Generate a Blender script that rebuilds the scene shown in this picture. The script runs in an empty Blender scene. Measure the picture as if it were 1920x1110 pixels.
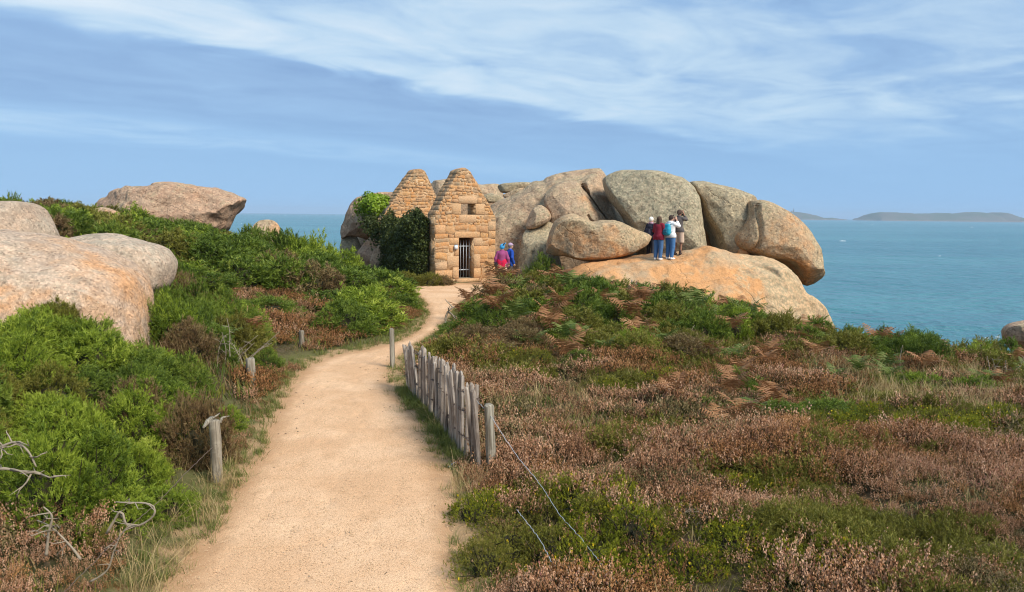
import bpy, math, random
import numpy as np
from mathutils import Vector, Matrix, Euler
from mathutils.bvhtree import BVHTree
R = math.radians
rng = np.random.default_rng(7)
random.seed(7)
scene = bpy.context.scene
COL = scene.collection

# ------------------------------------------------------------------ camera, sky, sun, exposure
F = 1920*26.0/36.0
cam_d = bpy.data.cameras.new('camera'); cam = bpy.data.objects.new('camera', cam_d); COL.objects.link(cam)
cam_d.lens = 26; cam_d.sensor_width = 36; cam_d.clip_start = 0.1; cam_d.clip_end = 60000
CAMZ = 3.0
PITCH = math.atan((555-403.5)/F)
CR = Matrix.Rotation(R(90)-PITCH, 3, 'X') @ Matrix.Rotation(0.0105, 3, 'Z')
cam.location = (0, 0, CAMZ); cam.rotation_euler = CR.to_euler()
scene.camera = cam

SUN_EL, SUN_AZ = 44, 128          # azimuth clockwise from +Y: from the right, behind the camera
world = bpy.data.worlds.new('World'); scene.world = world; world.use_nodes = True
sun_d = bpy.data.lights.new('sun', 'SUN'); sun = bpy.data.objects.new('sun', sun_d); COL.objects.link(sun)
sun_d.energy = 2.6; sun_d.angle = R(22); sun_d.color = (1.0, 0.93, 0.82)
_sd = Vector((math.cos(R(SUN_EL))*math.sin(R(SUN_AZ)), math.cos(R(SUN_EL))*math.cos(R(SUN_AZ)), math.sin(R(SUN_EL))))
sun.rotation_euler = _sd.to_track_quat('Z', 'Y').to_euler()
sun.location = (30, -30, 40)
scene.view_settings.view_transform = 'Standard'; scene.view_settings.look = 'None'
EXPO = .9
scene.view_settings.exposure = EXPO; scene.view_settings.gamma = 1.0; scene.view_settings.use_curve_mapping = False
scene.cycles.max_bounces = 6; scene.cycles.diffuse_bounces = 3; scene.cycles.glossy_bounces = 2
scene.cycles.transmission_bounces = 3; scene.cycles.transparent_max_bounces = 4; scene.cycles.volume_bounces = 0
scene.cycles.filter_width = 1.1; scene.cycles.use_denoising = True; scene.cycles.denoiser = 'OPENIMAGEDENOISE'; scene.cycles.denoising_input_passes = 'RGB_ALBEDO_NORMAL'
scene.cycles.caustics_reflective = False; scene.cycles.caustics_refractive = False

# node helper -------------------------------------------------------------------------------------
class NT:
    def __init__(s, tree): s.t = tree; tree.nodes.clear()
    def n(s, typ, **kw):
        nd = s.t.nodes.new(typ)
        for k, v in kw.items(): setattr(nd, k, v)
        return nd
    def l(s, a, b): s.t.links.new(a, b)
    def put(s, sock, v):
        if isinstance(v, bpy.types.NodeSocket): s.l(v, sock)
        else: sock.default_value = v
    def math(s, op, a, b=None, c=None, clamp=False):
        nd = s.n('ShaderNodeMath', operation=op, use_clamp=clamp); s.put(nd.inputs[0], a)
        if b is not None: s.put(nd.inputs[1], b)
        if c is not None: s.put(nd.inputs[2], c)
        return nd.outputs[0]
    def vmath(s, op, a, b=None, out=0):
        nd = s.n('ShaderNodeVectorMath', operation=op); s.put(nd.inputs[0], a)
        if b is not None: s.put(nd.inputs[1], b)
        return nd.outputs['Value'] if out == 'v' else nd.outputs[0]
    def ss(s, x, a, b, lo=0.0, hi=1.0):
        nd = s.n('ShaderNodeMapRange', interpolation_type='SMOOTHSTEP')
        for i, v in enumerate((x, a, b, lo, hi)): s.put(nd.inputs[i], v)
        return nd.outputs[0]
    def mix(s, f, a, b, blend='MIX'):
        nd = s.n('ShaderNodeMix', data_type='RGBA', blend_type=blend)
        def c(v): return v if isinstance(v, bpy.types.NodeSocket) or len(v) == 4 else (*v, 1)
        s.put(nd.inputs[0], f); s.put(nd.inputs[6], c(a)); s.put(nd.inputs[7], c(b)); return nd.outputs[2]
    def noise(s, vec, scale, detail=4, rough=.55, dist=0.0, col=False):
        nd = s.n('ShaderNodeTexNoise'); s.put(nd.inputs['Vector'], vec)
        nd.inputs['Scale'].default_value = scale; nd.inputs['Detail'].default_value = detail
        nd.inputs['Roughness'].default_value = rough; nd.inputs['Distortion'].default_value = dist
        return nd.outputs['Color' if col else 'Fac']
    def voro(s, vec, scale, out='Color', feature='F1'):
        nd = s.n('ShaderNodeTexVoronoi', feature=feature); s.put(nd.inputs['Vector'], vec); nd.inputs['Scale'].default_value = scale
        return nd.outputs[out]
    def ramp(s, f, stops, interp='LINEAR'):
        nd = s.n('ShaderNodeValToRGB'); s.put(nd.inputs[0], f); cr = nd.color_ramp; cr.interpolation = interp
        while len(cr.elements) < len(stops): cr.elements.new(.5)
        for e, (p, c) in zip(cr.elements, stops):
            e.position = p; e.color = (*c, 1) if len(c) == 3 else c
        return nd.outputs[0]
    def mapping(s, vec, scale=(1, 1, 1), rot=(0, 0, 0), loc=(0, 0, 0)):
        nd = s.n('ShaderNodeMapping'); s.put(nd.inputs[0], vec); nd.inputs[1].default_value = loc
        nd.inputs[2].default_value = rot; nd.inputs[3].default_value = scale; return nd.outputs[0]
    def bump(s, h, strength, dist, normal=None):
        nd = s.n('ShaderNodeBump'); s.put(nd.inputs['Height'], h); nd.inputs['Strength'].default_value = strength
        nd.inputs['Distance'].default_value = dist
        if normal is not None: s.l(normal, nd.inputs['Normal'])
        return nd.outputs[0]

def srgb(r, g, b):
    f = lambda c: (c/255)/12.92 if c/255 <= .04045 else ((c/255+.055)/1.055)**2.4
    return (f(r), f(g), f(b))

# sky: Nishita veiled by layered cloud, laid out on a flat cloud deck overhead
w = NT(world.node_tree)
tc = w.n('ShaderNodeTexCoord'); dirv = tc.outputs['Generated']
sep = w.n('ShaderNodeSeparateXYZ'); w.l(dirv, sep.inputs[0])
az = w.math('ABSOLUTE', sep.outputs[2])
den = w.math('ADD', az, .06)
px_ = w.math('DIVIDE', sep.outputs[0], den); py_ = w.math('DIVIDE', sep.outputs[1], den)
S = w.math('ADD', w.math('MULTIPLY', px_, .742), w.math('MULTIPLY', py_, .670))
T = w.math('SUBTRACT', w.math('MULTIPLY', px_, .670), w.math('MULTIPLY', py_, .742))
cv = w.n('ShaderNodeCombineXYZ'); w.l(w.math('MULTIPLY', S, .5), cv.inputs[0]); w.l(T, cv.inputs[1])
n1 = w.noise(cv.outputs[0], .55, 6, .55, .35)
n2 = w.noise(w.mapping(cv.outputs[0], loc=(7.3, 2.1, 0), scale=(1.5, 1, 1)), 1.7, 5, .52, .9)
n3 = w.noise(w.mapping(cv.outputs[0], scale=(1.6, 1, 1), loc=(1.7, 9.2, 3)), 6.5, 6, .6, .4)
Tw = w.math('ADD', T, w.math('MULTIPLY', w.math('SUBTRACT', n2, .5), .55))
band = w.ss(Tw, -3.78, -3.42)                        # bright above the bank's edge, dark below it
low = w.math('MULTIPLY', w.ss(Tw, -5.3, -5.95), w.ss(Tw, -7.1, -6.5))                          # a second bright streak lower down
base = w.math('MULTIPLY', band, .56)
fade = w.ss(T, -3.1, -1.6, 1.0, .50)
base = w.math('MULTIPLY', base, fade)
tex = w.math('ADD', w.math('MULTIPLY', w.math('SUBTRACT', n1, .5), 1.2), w.math('ADD', w.math('MULTIPLY', w.math('SUBTRACT', n2, .5), 1.35), w.math('MULTIPLY', w.math('SUBTRACT', n3, .5), .28)))
cl = w.math('ADD', w.math('ADD', base, .12), w.math('MULTIPLY', tex, w.math('ADD', .42, w.math('MULTIPLY', band, .40))), clamp=True)
elv = w.ss(az, .0, .17)
cl = w.math('MULTIPLY', cl, w.ss(az, .05, .150, .22, 1.0))
cl = w.math('ADD', cl, w.math('MULTIPLY', low, w.math('ADD', .34, w.math('MULTIPLY', tex, .35))), clamp=True)
cloudcol = w.ramp(cl, [(0, srgb(131, 166, 211)), (.28, srgb(152, 188, 228)), (.60, srgb(193, 219, 241)), (1, srgb(230, 241, 249))])
hor = w.mix(elv, srgb(140, 190, 239), cloudcol)
sky = w.n('ShaderNodeTexSky', sky_type='NISHITA'); sky.sun_disc = False
sky.sun_elevation = R(SUN_EL); sky.sun_rotation = R(SUN_AZ); sky.altitude = 10
upv = w.n('ShaderNodeCombineXYZ'); w.l(sep.outputs[0], upv.inputs[0]); w.l(sep.outputs[1], upv.inputs[1]); w.l(w.math('MAXIMUM', az, .04), upv.inputs[2])
w.l(upv.outputs[0], sky.inputs[0])
SKYS = .12
cs = w.n('ShaderNodeVectorMath', operation='SCALE'); w.l(hor, cs.inputs[0]); cs.inputs[3].default_value = 1.0/SKYS/2**EXPO
skymix = w.mix(.92, sky.outputs[0], cs.outputs[0])
bg = w.n('ShaderNodeBackground'); w.l(skymix, bg.inputs[0]); bg.inputs[1].default_value = SKYS
wo = w.n('ShaderNodeOutputWorld'); w.l(bg.outputs[0], wo.inputs[0])

# ------------------------------------------------------------------ maths helpers
def ray(px, py): return CR @ Vector(((px-960)/F, -(py-555)/F, -1))
def at(px, py, Y):
    d = ray(px, py); k = Y/d.y; return Vector((d.x*k, Y, CAMZ+d.z*k))
def ground(px, py, z=0.0):
    d = ray(px, py); k = (z-CAMZ)/d.z; return Vector((d.x*k, d.y*k, z))
CRi = np.array(CR.inverted())
def project(P):                                   # world points -> photo pixels (used only to decide what grows where)
    q = (np.asarray(P)-np.array([0, 0, CAMZ])) @ CRi.T
    d = np.maximum(-q[:, 2], .05)
    return np.stack([960+F*q[:, 0]/d, 555-F*q[:, 1]/d], 1)

def _hash(ix, iy, iz, seed):
    h = (ix*374761393 + iy*668265263 + iz*2147483647 + seed*1274126177) & 0xffffffff
    h = ((h ^ (h >> 13))*1274126177) & 0xffffffff
    h = ((h ^ (h >> 16))*2246822519) & 0xffffffff
    return ((h ^ (h >> 15)) & 0xffffff)/float(0xffffff)*2-1
def vnoise(p, seed=0):
    p = np.asarray(p, float); i = np.floor(p).astype(np.int64); f = p-i; f = f*f*f*(f*(f*6-15)+10)
    out = 0
    for dx in (0, 1):
        for dy in (0, 1):
            for dz in (0, 1):
                wgt = (f[..., 0] if dx else 1-f[..., 0])*(f[..., 1] if dy else 1-f[..., 1])*(f[..., 2] if dz else 1-f[..., 2])
                out = out + wgt*_hash(i[..., 0]+dx, i[..., 1]+dy, i[..., 2]+dz, seed)
    return out
def fbm(p, seed=0, octv=4, gain=.5):
    a, s, o = 1.0, 1.0, 0
    for k in range(octv):
        o = o + a*vnoise(np.asarray(p)*s + 17.3*k, seed+k); a *= gain; s *= 2.03
    return o
def unit(v): return v/np.maximum(np.linalg.norm(v, axis=-1, keepdims=True), 1e-9)
def inside(pts, poly):
    x, y = pts[:, 0], pts[:, 1]; poly = np.asarray(poly, float); r = np.zeros(len(pts), bool); j = len(poly)-1
    for i in range(len(poly)):
        xi, yi, xj, yj = *poly[i], *poly[j]
        c = ((yi > y) != (yj > y)) & (x < (xj-xi)*(y-yi)/((yj-yi) if yj != yi else 1e-9)+xi)
        r ^= c; j = i
    return r
def seg_dist(pts, a, b):
    a = np.asarray(a, float); b = np.asarray(b, float); ab = b-a
    t = np.clip(((pts-a) @ ab)/max(ab @ ab, 1e-12), 0, 1)
    return np.linalg.norm(pts-(a+t[:, None]*ab), axis=1)
def line_dist(pts, line, closed=False):
    n = len(line); d = np.full(len(pts), 1e9)
    for i in range(n if closed else n-1): d = np.minimum(d, seg_dist(pts, line[i], line[(i+1) % n]))
    return d
def smooth_line(pts, n, closed=False):            # Catmull-Rom through the points, n points out, evenly spaced
    P = np.asarray(pts, float); m = len(P); out = []
    rngk = range(m) if closed else range(m-1)
    for i in rngk:
        if closed: p0, p1, p2, p3 = P[i-1], P[i], P[(i+1) % m], P[(i+2) % m]
        else: p0, p1, p2, p3 = P[max(i-1, 0)], P[i], P[i+1], P[min(i+2, m-1)]
        for t in np.linspace(0, 1, 16, endpoint=False):
            out.append(.5*((2*p1)+(-p0+p2)*t+(2*p0-5*p1+4*p2-p3)*t*t+(-p0+3*p1-3*p2+p3)*t**3))
    out.append(P[0] if closed else P[-1]); out = np.array(out)
    d = np.r_[0, np.cumsum(np.linalg.norm(np.diff(out, axis=0), axis=1))]
    q = np.linspace(0, d[-1], n, endpoint=not closed)
    return np.stack([np.interp(q, d, out[:, k]) for k in range(out.shape[1])], 1)

# ------------------------------------------------------------------ object helpers
def mesh_np(name, V, Fs, mat=None, smooth=False, tint=None, mats=None, midx=None):
    V = np.ascontiguousarray(V, np.float32); me = bpy.data.meshes.new(name)
    Fs = [np.ascontiguousarray(f, np.int32) for f in (Fs if isinstance(Fs, (list, tuple)) else [Fs]) if len(f)]
    me.vertices.add(len(V)); me.vertices.foreach_set('co', V.ravel())
    tot = sum(f.size for f in Fs); np_ = sum(len(f) for f in Fs)
    me.loops.add(tot); me.polygons.add(np_)
    me.loops.foreach_set('vertex_index', np.concatenate([f.ravel() for f in Fs]))
    sizes = np.concatenate([np.full(len(f), f.shape[1]) for f in Fs]); starts = np.r_[0, np.cumsum(sizes)[:-1]]
    me.polygons.foreach_set('loop_start', starts.astype(np.int32))
    if smooth: me.polygons.foreach_set('use_smooth', np.ones(np_, bool))
    for m in (mats or ([mat] if mat else [])): me.materials.append(m)
    if midx is not None: me.polygons.foreach_set('material_index', np.asarray(midx, np.int32))
    if tint is not None:
        a = me.attributes.new('tint', 'FLOAT', 'POINT'); a.data.foreach_set('value', np.ascontiguousarray(tint, np.float32))
    me.update(calc_edges=True); me.validate(); return me
def tag(o, label=None, cat=None, group=None, kind=None):
    if label: o['label'] = label
    if cat: o['category'] = cat
    if group: o['group'] = group
    if kind: o['kind'] = kind
    return o
def link(name, me, parent=None, loc=None, rot=None):
    o = bpy.data.objects.new(name, me); COL.objects.link(o)
    if parent is not None: o.parent = parent
    if loc is not None: o.location = loc
    if rot is not None: o.rotation_euler = rot
    return o
def empty(name, loc, rz=0):
    o = bpy.data.objects.new(name, None); COL.objects.link(o); o.location = loc; o.rotation_euler = (0, 0, rz)
    o.empty_display_size = .2; return o
def copy_tree(o, parent=None):
    c = o.copy(); COL.objects.link(c); c.parent = parent
    for ch in o.children: copy_tree(ch, c)
    return c
class MB:                                          # collects shapes for one mesh
    def __init__(s): s.v = []; s.q = []; s.t = []; s.n = 0; s.extra = []
    def add(s, V, quads=(), tris=(), ngons=()):
        V = np.asarray(V, float); b = s.n; s.v.append(V); s.n += len(V)
        if len(quads): s.q.append(np.asarray(quads, int)+b)
        if len(tris): s.t.append(np.asarray(tris, int)+b)
        for g in ngons: s.extra.append(np.asarray(g, int)[None]+b)
    def box(s, lo, hi, M=None):
        x0, y0, z0 = lo; x1, y1, z1 = hi
        V = np.array([(x0, y0, z0), (x1, y0, z0), (x1, y1, z0), (x0, y1, z0), (x0, y0, z1), (x1, y0, z1), (x1, y1, z1), (x0, y1, z1)], float)
        if M is not None: V = V @ np.array(M.to_3x3()).T + np.array(M.translation)
        s.add(V, [(3, 2, 1, 0), (4, 5, 6, 7), (0, 1, 5, 4), (1, 2, 6, 5), (2, 3, 7, 6), (3, 0, 4, 7)])
    def tube(s, pts, rad, k=6, cap=True):
        P = np.asarray(pts, float); n = len(P); rad = np.broadcast_to(np.asarray(rad, float), (n,))
        t = unit(np.gradient(P, axis=0)); ref = np.array([0, 0, 1.0]) if abs(t[:, 2]).max() < .9 else np.array([.31, .95, .1])
        V = []
        for i in range(n):
            a = np.cross(t[i], ref); a /= max(np.linalg.norm(a), 1e-6); b = np.cross(t[i], a)
            for j in range(k):
                q = 2*math.pi*j/k; V.append(P[i]+rad[i]*(a*math.cos(q)+b*math.sin(q)))
        qs = [(i*k+j, i*k+(j+1) % k, (i+1)*k+(j+1) % k, (i+1)*k+j) for i in range(n-1) for j in range(k)]
        s.add(V, qs, ngons=[list(range(k))[::-1], [(n-1)*k+j for j in range(k)]] if cap else [])
    def mesh(s, name, mat=None, smooth=False):
        fs = ([np.concatenate(s.q)] if s.q else [])+([np.concatenate(s.t)] if s.t else [])+s.extra
        return mesh_np(name, np.concatenate(s.v), fs, mat, smooth)

# ------------------------------------------------------------------ materials
def principled(m, rough=.8, spec=.25):
    m.use_nodes = True; n = NT(m.node_tree)
    p = n.n('ShaderNodeBsdfPrincipled'); p.inputs['Roughness'].default_value = rough; p.inputs['Specular IOR Level'].default_value = spec
    o = n.n('ShaderNodeOutputMaterial'); n.l(p.outputs[0], o.inputs[0]); return n, p, o
def mat_plain(name, col, rough=.7, var=.15, scale=12, metal=0, spec=.3, bump=0.0):
    m = bpy.data.materials.new(name); n, p, o = principled(m, rough, spec); tc = n.n('ShaderNodeTexCoord')
    f = n.noise(tc.outputs['Object'], scale, 4)
    n.l(n.mix(f, tuple(c*(1-var) for c in col), tuple(min(1, c*(1+var)) for c in col)), p.inputs['Base Color'])
    p.inputs['Metallic'].default_value = metal
    if bump: n.l(n.bump(n.noise(tc.outputs['Object'], scale*3, 4), .6, bump), p.inputs['Normal'])
    return m

def mat_granite(name, tan=(.36, .27, .175), pink=(.44, .25, .14), lich=(.285, .25, .155), lichen=.5, orange=.3, speck=1.0, fine=26, seed=0, orange_dir=None, pale=.35, side=None, cracks=1.0):
    m = bpy.data.materials.new(name); n, p, o = principled(m, .85, .2)
    tc = n.n('ShaderNodeTexCoord'); geo = n.n('ShaderNodeNewGeometry'); ob = n.mapping(tc.outputs['Object'], loc=(seed*3.1, seed*1.7, seed*.9))
    big = n.noise(ob, .55, 4, .6, .6); mid = n.noise(ob, 2.3, 5, .62); sm = n.noise(ob, 8.0, 4, .65)
    sepn = n.n('ShaderNodeSeparateXYZ'); n.l(geo.outputs['True Normal'], sepn.inputs[0])
    # lichen settles on faces open to the sky; clean stone shows on overhung or worn faces
    lf = n.math('ADD', n.math('MULTIPLY', sepn.outputs[2], .45), n.math('ADD', n.math('MULTIPLY', n.math('SUBTRACT', big, .5), 2.2), n.math('MULTIPLY', n.math('SUBTRACT', mid, .5), 1.2)))
    if side:                                       # more lichen towards one end of the rock
        so = n.n('ShaderNodeSeparateXYZ'); n.l(tc.outputs['Object'], so.inputs[0]); lf = n.math('ADD', lf, n.ss(n.math('ADD', so.outputs[0], n.math('MULTIPLY', n.math('SUBTRACT', mid, .5), 2.2)), side[0], side[1], 0, 1.1))
    lf = n.ss(lf, .45-lichen*.9, .95-lichen*.9)
    col = n.mix(n.ss(mid, .35, .65), tan, pink)
    of = n.ss(n.math('ADD', n.noise(n.mapping(ob, loc=(5, 3, 8)), .5, 3, .5, .5), n.math('MULTIPLY', sm, .12)), .68-orange*.35, .80-orange*.3)
    col = n.mix(n.math('MULTIPLY', of, .85), col, (pink[0]*1.15, pink[1]*.98, pink[2]*.78))
    lc = n.mix(n.ss(sm, .4, .62), lich, tuple(c*1.35 for c in tan))
    col = n.mix(n.math('MULTIPLY', lf, .75), col, lc)
    # coarse crystals and lichen dots
    cr = n.voro(ob, fine, 'Color'); sc = n.n('ShaderNodeSeparateColor'); n.l(cr, sc.inputs[0])
    cmul = n.ramp(sc.outputs[0], [(0, (.50, .47, .45)), (.08, (.66, .62, .58)), (.13, (.90, .87, .84)), (.62, (1.03, 1.02, 1.0)), (.76, (1.22, 1.20, 1.18)), (1, (1.42, 1.38, 1.34))])
    col = n.mix(speck*.75, col, cmul, 'MULTIPLY')
    cr2 = n.voro(ob, fine*.34, 'Color'); sc2 = n.n('ShaderNodeSeparateColor'); n.l(cr2, sc2.inputs[0])
    c2 = n.ramp(sc2.outputs[1], [(0, (.70, .67, .64)), (.2, (.95, .95, .95)), (.7, (1.0, 1.0, 1.0)), (1, (1.30, 1.28, 1.24))])
    col = n.mix(.34*speck, col, c2, 'MULTIPLY')
    pl = n.ss(n.noise(ob, 5.2, 5, .7), .60, .72)
    col = n.mix(n.math('MULTIPLY', pl, pale), col, (.52, .47, .36))
    st = n.ss(n.noise(n.mapping(ob, scale=(1.9, 1.9, .26), loc=(2, 9, 4)), 1.5, 5, .65), .54, .68)   # weathered run-off streaks
    col = n.mix(n.math('MULTIPLY', st, .34), col, (.15, .125, .095))
    n.l(col, p.inputs['Base Color'])
    h = n.math('ADD', n.math('MULTIPLY', sm, .5), n.math('MULTIPLY', n.noise(ob, fine*1.1, 3, .7), .35))
    h = n.math('ADD', h, n.math('MULTIPLY', n.noise(ob, 2.6, 5, .65), 1.0))
    crk = n.ss(n.voro(n.mix(.35, ob, n.noise(ob, 1.3, 4, .6, col=True)), .42, 'Distance', 'DISTANCE_TO_EDGE'), 0, .008)
    h = n.math('ADD', h, n.math('MULTIPLY', crk, .3*cracks)); n.l(n.bump(h, .85, .07), p.inputs['Normal'])
    return m

def mat_leaf(name, stops, var=.5, trans=.25, patch=1.0, rough=.55, zones=None, spec=.25):
    m = bpy.data.materials.new(name); n, p, o = principled(m, rough, spec)
    at_ = n.n('ShaderNodeAttribute', attribute_name='tint'); oi = n.n('ShaderNodeObjectInfo'); geo = n.n('ShaderNodeNewGeometry')
    nz = n.noise(geo.outputs['Position'], .8*patch, 3, .6); nz2 = n.noise(geo.outputs['Position'], 3.0, 2, .6)
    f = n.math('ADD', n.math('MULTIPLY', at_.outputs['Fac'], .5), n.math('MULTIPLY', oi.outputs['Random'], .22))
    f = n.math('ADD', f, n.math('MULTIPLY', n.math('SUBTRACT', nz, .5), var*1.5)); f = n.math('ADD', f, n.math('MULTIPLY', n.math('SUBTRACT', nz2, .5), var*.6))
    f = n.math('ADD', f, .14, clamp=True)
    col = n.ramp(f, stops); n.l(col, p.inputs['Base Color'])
    if trans:
        tr = n.n('ShaderNodeBsdfTranslucent'); n.l(col, tr.inputs[0]); ms = n.n('ShaderNodeMixShader'); ms.inputs[0].default_value = trans
        n.l(p.outputs[0], ms.inputs[1]); n.l(tr.outputs[0], ms.inputs[2]); n.l(ms.outputs[0], o.inputs[0])
    return m
# ------------------------------------------------------------------ path outline and terrain
PATH_L = [(300, 1290), (318, 1180), (345, 1090), (398, 1010), (462, 900), (503, 830), (535, 750), (566, 702), (618, 672), (690, 656), (745, 642), (785, 618), (803, 590), (795, 566), (770, 548), (740, 538)]
PATH_R = [(880, 1290), (876, 1180), (866, 1090), (846, 1000), (836, 930), (818, 860), (795, 800), (752, 750), (726, 715), (733, 688), (770, 655), (808, 630), (838, 605), (852, 580), (880, 561), (925, 547), (1000, 541)]
PL = smooth_line([tuple(ground(*p))[:2] for p in PATH_L], 160); PR = smooth_line([tuple(ground(*p))[:2] for p in PATH_R], 160)
PL2 = smooth_line([tuple(ground(*p))[:2] for p in PATH_L], 420); PR2 = smooth_line([tuple(ground(*p))[:2] for p in PATH_R], 420)
PATH_POLY = np.concatenate([PL, [[-3.2, 31.9], [-.6, 33.2], [1.2, 31.6]], PR[::-1]])
def path_sd(P):                                    # signed distance to the path edge, negative on the path
    d = line_dist(P, PATH_POLY[::2], True); return np.where(inside(P, PATH_POLY), -d, d)

def gp(px, Y, z): return ((px-960)/F*Y, Y, z)
CTRL = [gp(-400, 5, .35), gp(0, 5.2, .2), gp(200, 5.2, .02), gp(380, 6.2, .0), gp(-200, 6.8, .6), gp(60, 6.6, .35), gp(250, 6.6, .12), gp(420, 8.2, .05),
        gp(-200, 9, 1.0), gp(100, 8.4, .62), gp(300, 9.2, .38), gp(440, 9.6, .1), gp(470, 11.5, .1), gp(330, 11, .5), gp(100, 11, 1.1), gp(-200, 12, 1.6),
        gp(290, 13.5, .75), gp(420, 14, .38), gp(520, 14, .05), gp(150, 16, 1.6), gp(-100, 17, 2.2), gp(330, 17, 1.0), gp(460, 17, .45), gp(600, 15.5, .05), gp(690, 17, .05),
        gp(560, 19, .35), gp(680, 20, .22), gp(760, 20, .05), gp(780, 24, .02), gp(720, 24, .35), gp(640, 25, .8), gp(540, 25.5, 1.1), gp(420, 26, 1.6), gp(300, 26, 1.85), gp(150, 27, 2.35), gp(0, 27, 2.6), gp(-200, 26, 2.8),
        gp(740, 29, .1), gp(690, 29.5, .35), gp(560, 31, .75), gp(450, 33, 1.5), gp(250, 36, 2.1), gp(0, 36, 2.6), gp(720, 36, -.2), gp(620, 38, -1.0),
        gp(500, 42, -3), gp(300, 46, -3), gp(0, 48, -3), gp(-300, 45, -2), gp(650, 48, -7), gp(200, 56, -12), gp(-200, 58, -12), gp(800, 50, -7), gp(600, 58, -13),
        gp(870, 33, .08), gp(940, 31, .20), gp(960, 34, .1), gp(1000, 29, .3), gp(1000, 26, .35), gp(920, 25, .22), gp(860, 21, .05), gp(930, 20, .22), gp(1050, 22, .42), gp(1150, 22, .35), gp(1100, 25, .2), gp(1250, 26, -.3),
        gp(1250, 22, .2), gp(1350, 20, .0), gp(1500, 19, -.25), gp(1650, 18.5, -.42), gp(1800, 18, -.55), gp(1950, 17.5, -.6), gp(2200, 17, -.7),
        gp(830, 15, .05), gp(860, 12, .02), gp(900, 8.5, .0), gp(920, 6.5, .0), gp(900, 5, .05), gp(1000, 12, .05), gp(1100, 16, .12), gp(1300, 16, .0), gp(1500, 15, -.12), gp(1750, 14.5, -.18), gp(2000, 14, -.25),
        gp(1100, 9, .0), gp(1400, 10, .05), gp(1700, 10, .08), gp(2000, 10, .05), gp(1100, 6, .06), gp(1400, 6, .12), gp(1700, 6, .16), gp(2000, 6, .2), gp(1400, 3.5, .2), gp(2400, 12, -.1),
        gp(1450, 24, -1.4), gp(1600, 24, -2.4), gp(1900, 23, -2.6), gp(2200, 22, -2.6), gp(1300, 32, -1.8), gp(1500, 31, -4), gp(1750, 31, -6.5), gp(2100, 31, -7.5), gp(1200, 40, -2), gp(1050, 40, -1), gp(1400, 45, -8), gp(1100, 52, -10), gp(1700, 42, -12), gp(2100, 42, -12.5),
        (0, 2, .3), (-3, 1, .6), (3, 1, .5), (0, -4, 1.0), (-6, -4, 1.4), (6, -4, 1.0), (-10, 2, 1.2), (10, 1, .5), (-20, 10, 2.2), (-30, 20, 3), (18, 4, .1), (30, 10, -.6), (38, 20, -6), (40, 40, -13), (-42, 40, -2), (-44, 10, 3), (-44, 58, -12), (0, 58, -12), (20, 58, -13)]
_c = np.array(CTRL); _k = lambda r: np.sqrt(r*r+.8)
_d = np.linalg.norm(_c[:, None, :2]-_c[None, :, :2], axis=2)
_wt = np.linalg.solve(_k(_d)-np.eye(len(_c))*.15, _c[:, 2]-.0)
def H0(P):
    P = np.asarray(P, float); out = np.empty(len(P))
    for s in range(0, len(P), 20000):
        out[s:s+20000] = _k(np.linalg.norm(P[s:s+20000, None, :]-_c[None, :, :2], axis=2)) @ _wt
    return out
def H(P, sd=None):
    P = np.asarray(P, float); z = H0(P)
    P3 = np.c_[P*1.0, np.zeros(len(P))]
    if sd is None: sd = path_sd(P)
    n = fbm(P3*.9, 3, 4)*np.where(sd > 1.0, .11, .07); off = np.clip(sd/.8, 0, 1)
    z = z+n*np.clip((sd+.1)/.7, 0, 1)
    t = np.clip((sd+.05)/1.1, 0, 1); t = t*t*(3-2*t)
    edge = sd+fbm(P3*2.6, 11, 3)*.06
    flat = np.where(edge < 0, -.03, np.minimum(.03, edge*.25))
    return flat*(1-t)+z*t
xs = np.arange(-44, 40.01, .3); ys = np.arange(-4, 60.01, .3)
gx, gy = np.meshgrid(xs, ys); TP = np.stack([gx.ravel(), gy.ravel()], 1)
TSD = path_sd(TP); TZ = H(TP, TSD)
nx, ny = len(xs), len(ys); ii = np.arange(nx*ny).reshape(ny, nx)
TQ = np.stack([ii[:-1, :-1], ii[:-1, 1:], ii[1:, 1:], ii[1:, :-1]], -1).reshape(-1, 4)
def zat(x, y):
    return float(H(np.array([[x, y]]))[0])
m = bpy.data.materials.new('soil'); n, p, o = principled(m, .95, .1)
geo = n.n('ShaderNodeNewGeometry'); pos = geo.outputs['Position']; sa = n.n('ShaderNodeAttribute', attribute_name='tint')
c1 = n.mix(n.ss(n.noise(pos, 1.1, 5), .4, .6), (.060, .043, .022), (.055, .058, .020)); c1 = n.mix(n.ss(n.noise(pos, 14, 4), .4, .7), c1, (.13, .095, .055))
sand = n.mix(n.noise(pos, 22, 4), (.36, .22, .11), (.50, .33, .18)); grassy = n.mix(n.noise(pos, 30, 3), (.17, .135, .06), (.10, .12, .035))
nearf = n.math('ADD', sa.outputs['Fac'], n.math('MULTIPLY', n.math('SUBTRACT', n.noise(pos, 3, 5), .5), .9))
c1 = n.mix(n.ss(nearf, .95, .45), c1, grassy); c1 = n.mix(n.ss(nearf, .42, .16), c1, sand)
n.l(c1, p.inputs['Base Color']); n.l(n.bump(n.noise(pos, 25, 5, .7), .9, .04), p.inputs['Normal'])
M_SOIL = m
tag(link('ground', mesh_np('ground', np.c_[TP, TZ], TQ, M_SOIL, True, tint=np.clip(TSD, -.5, 3))), kind='structure')

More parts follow.
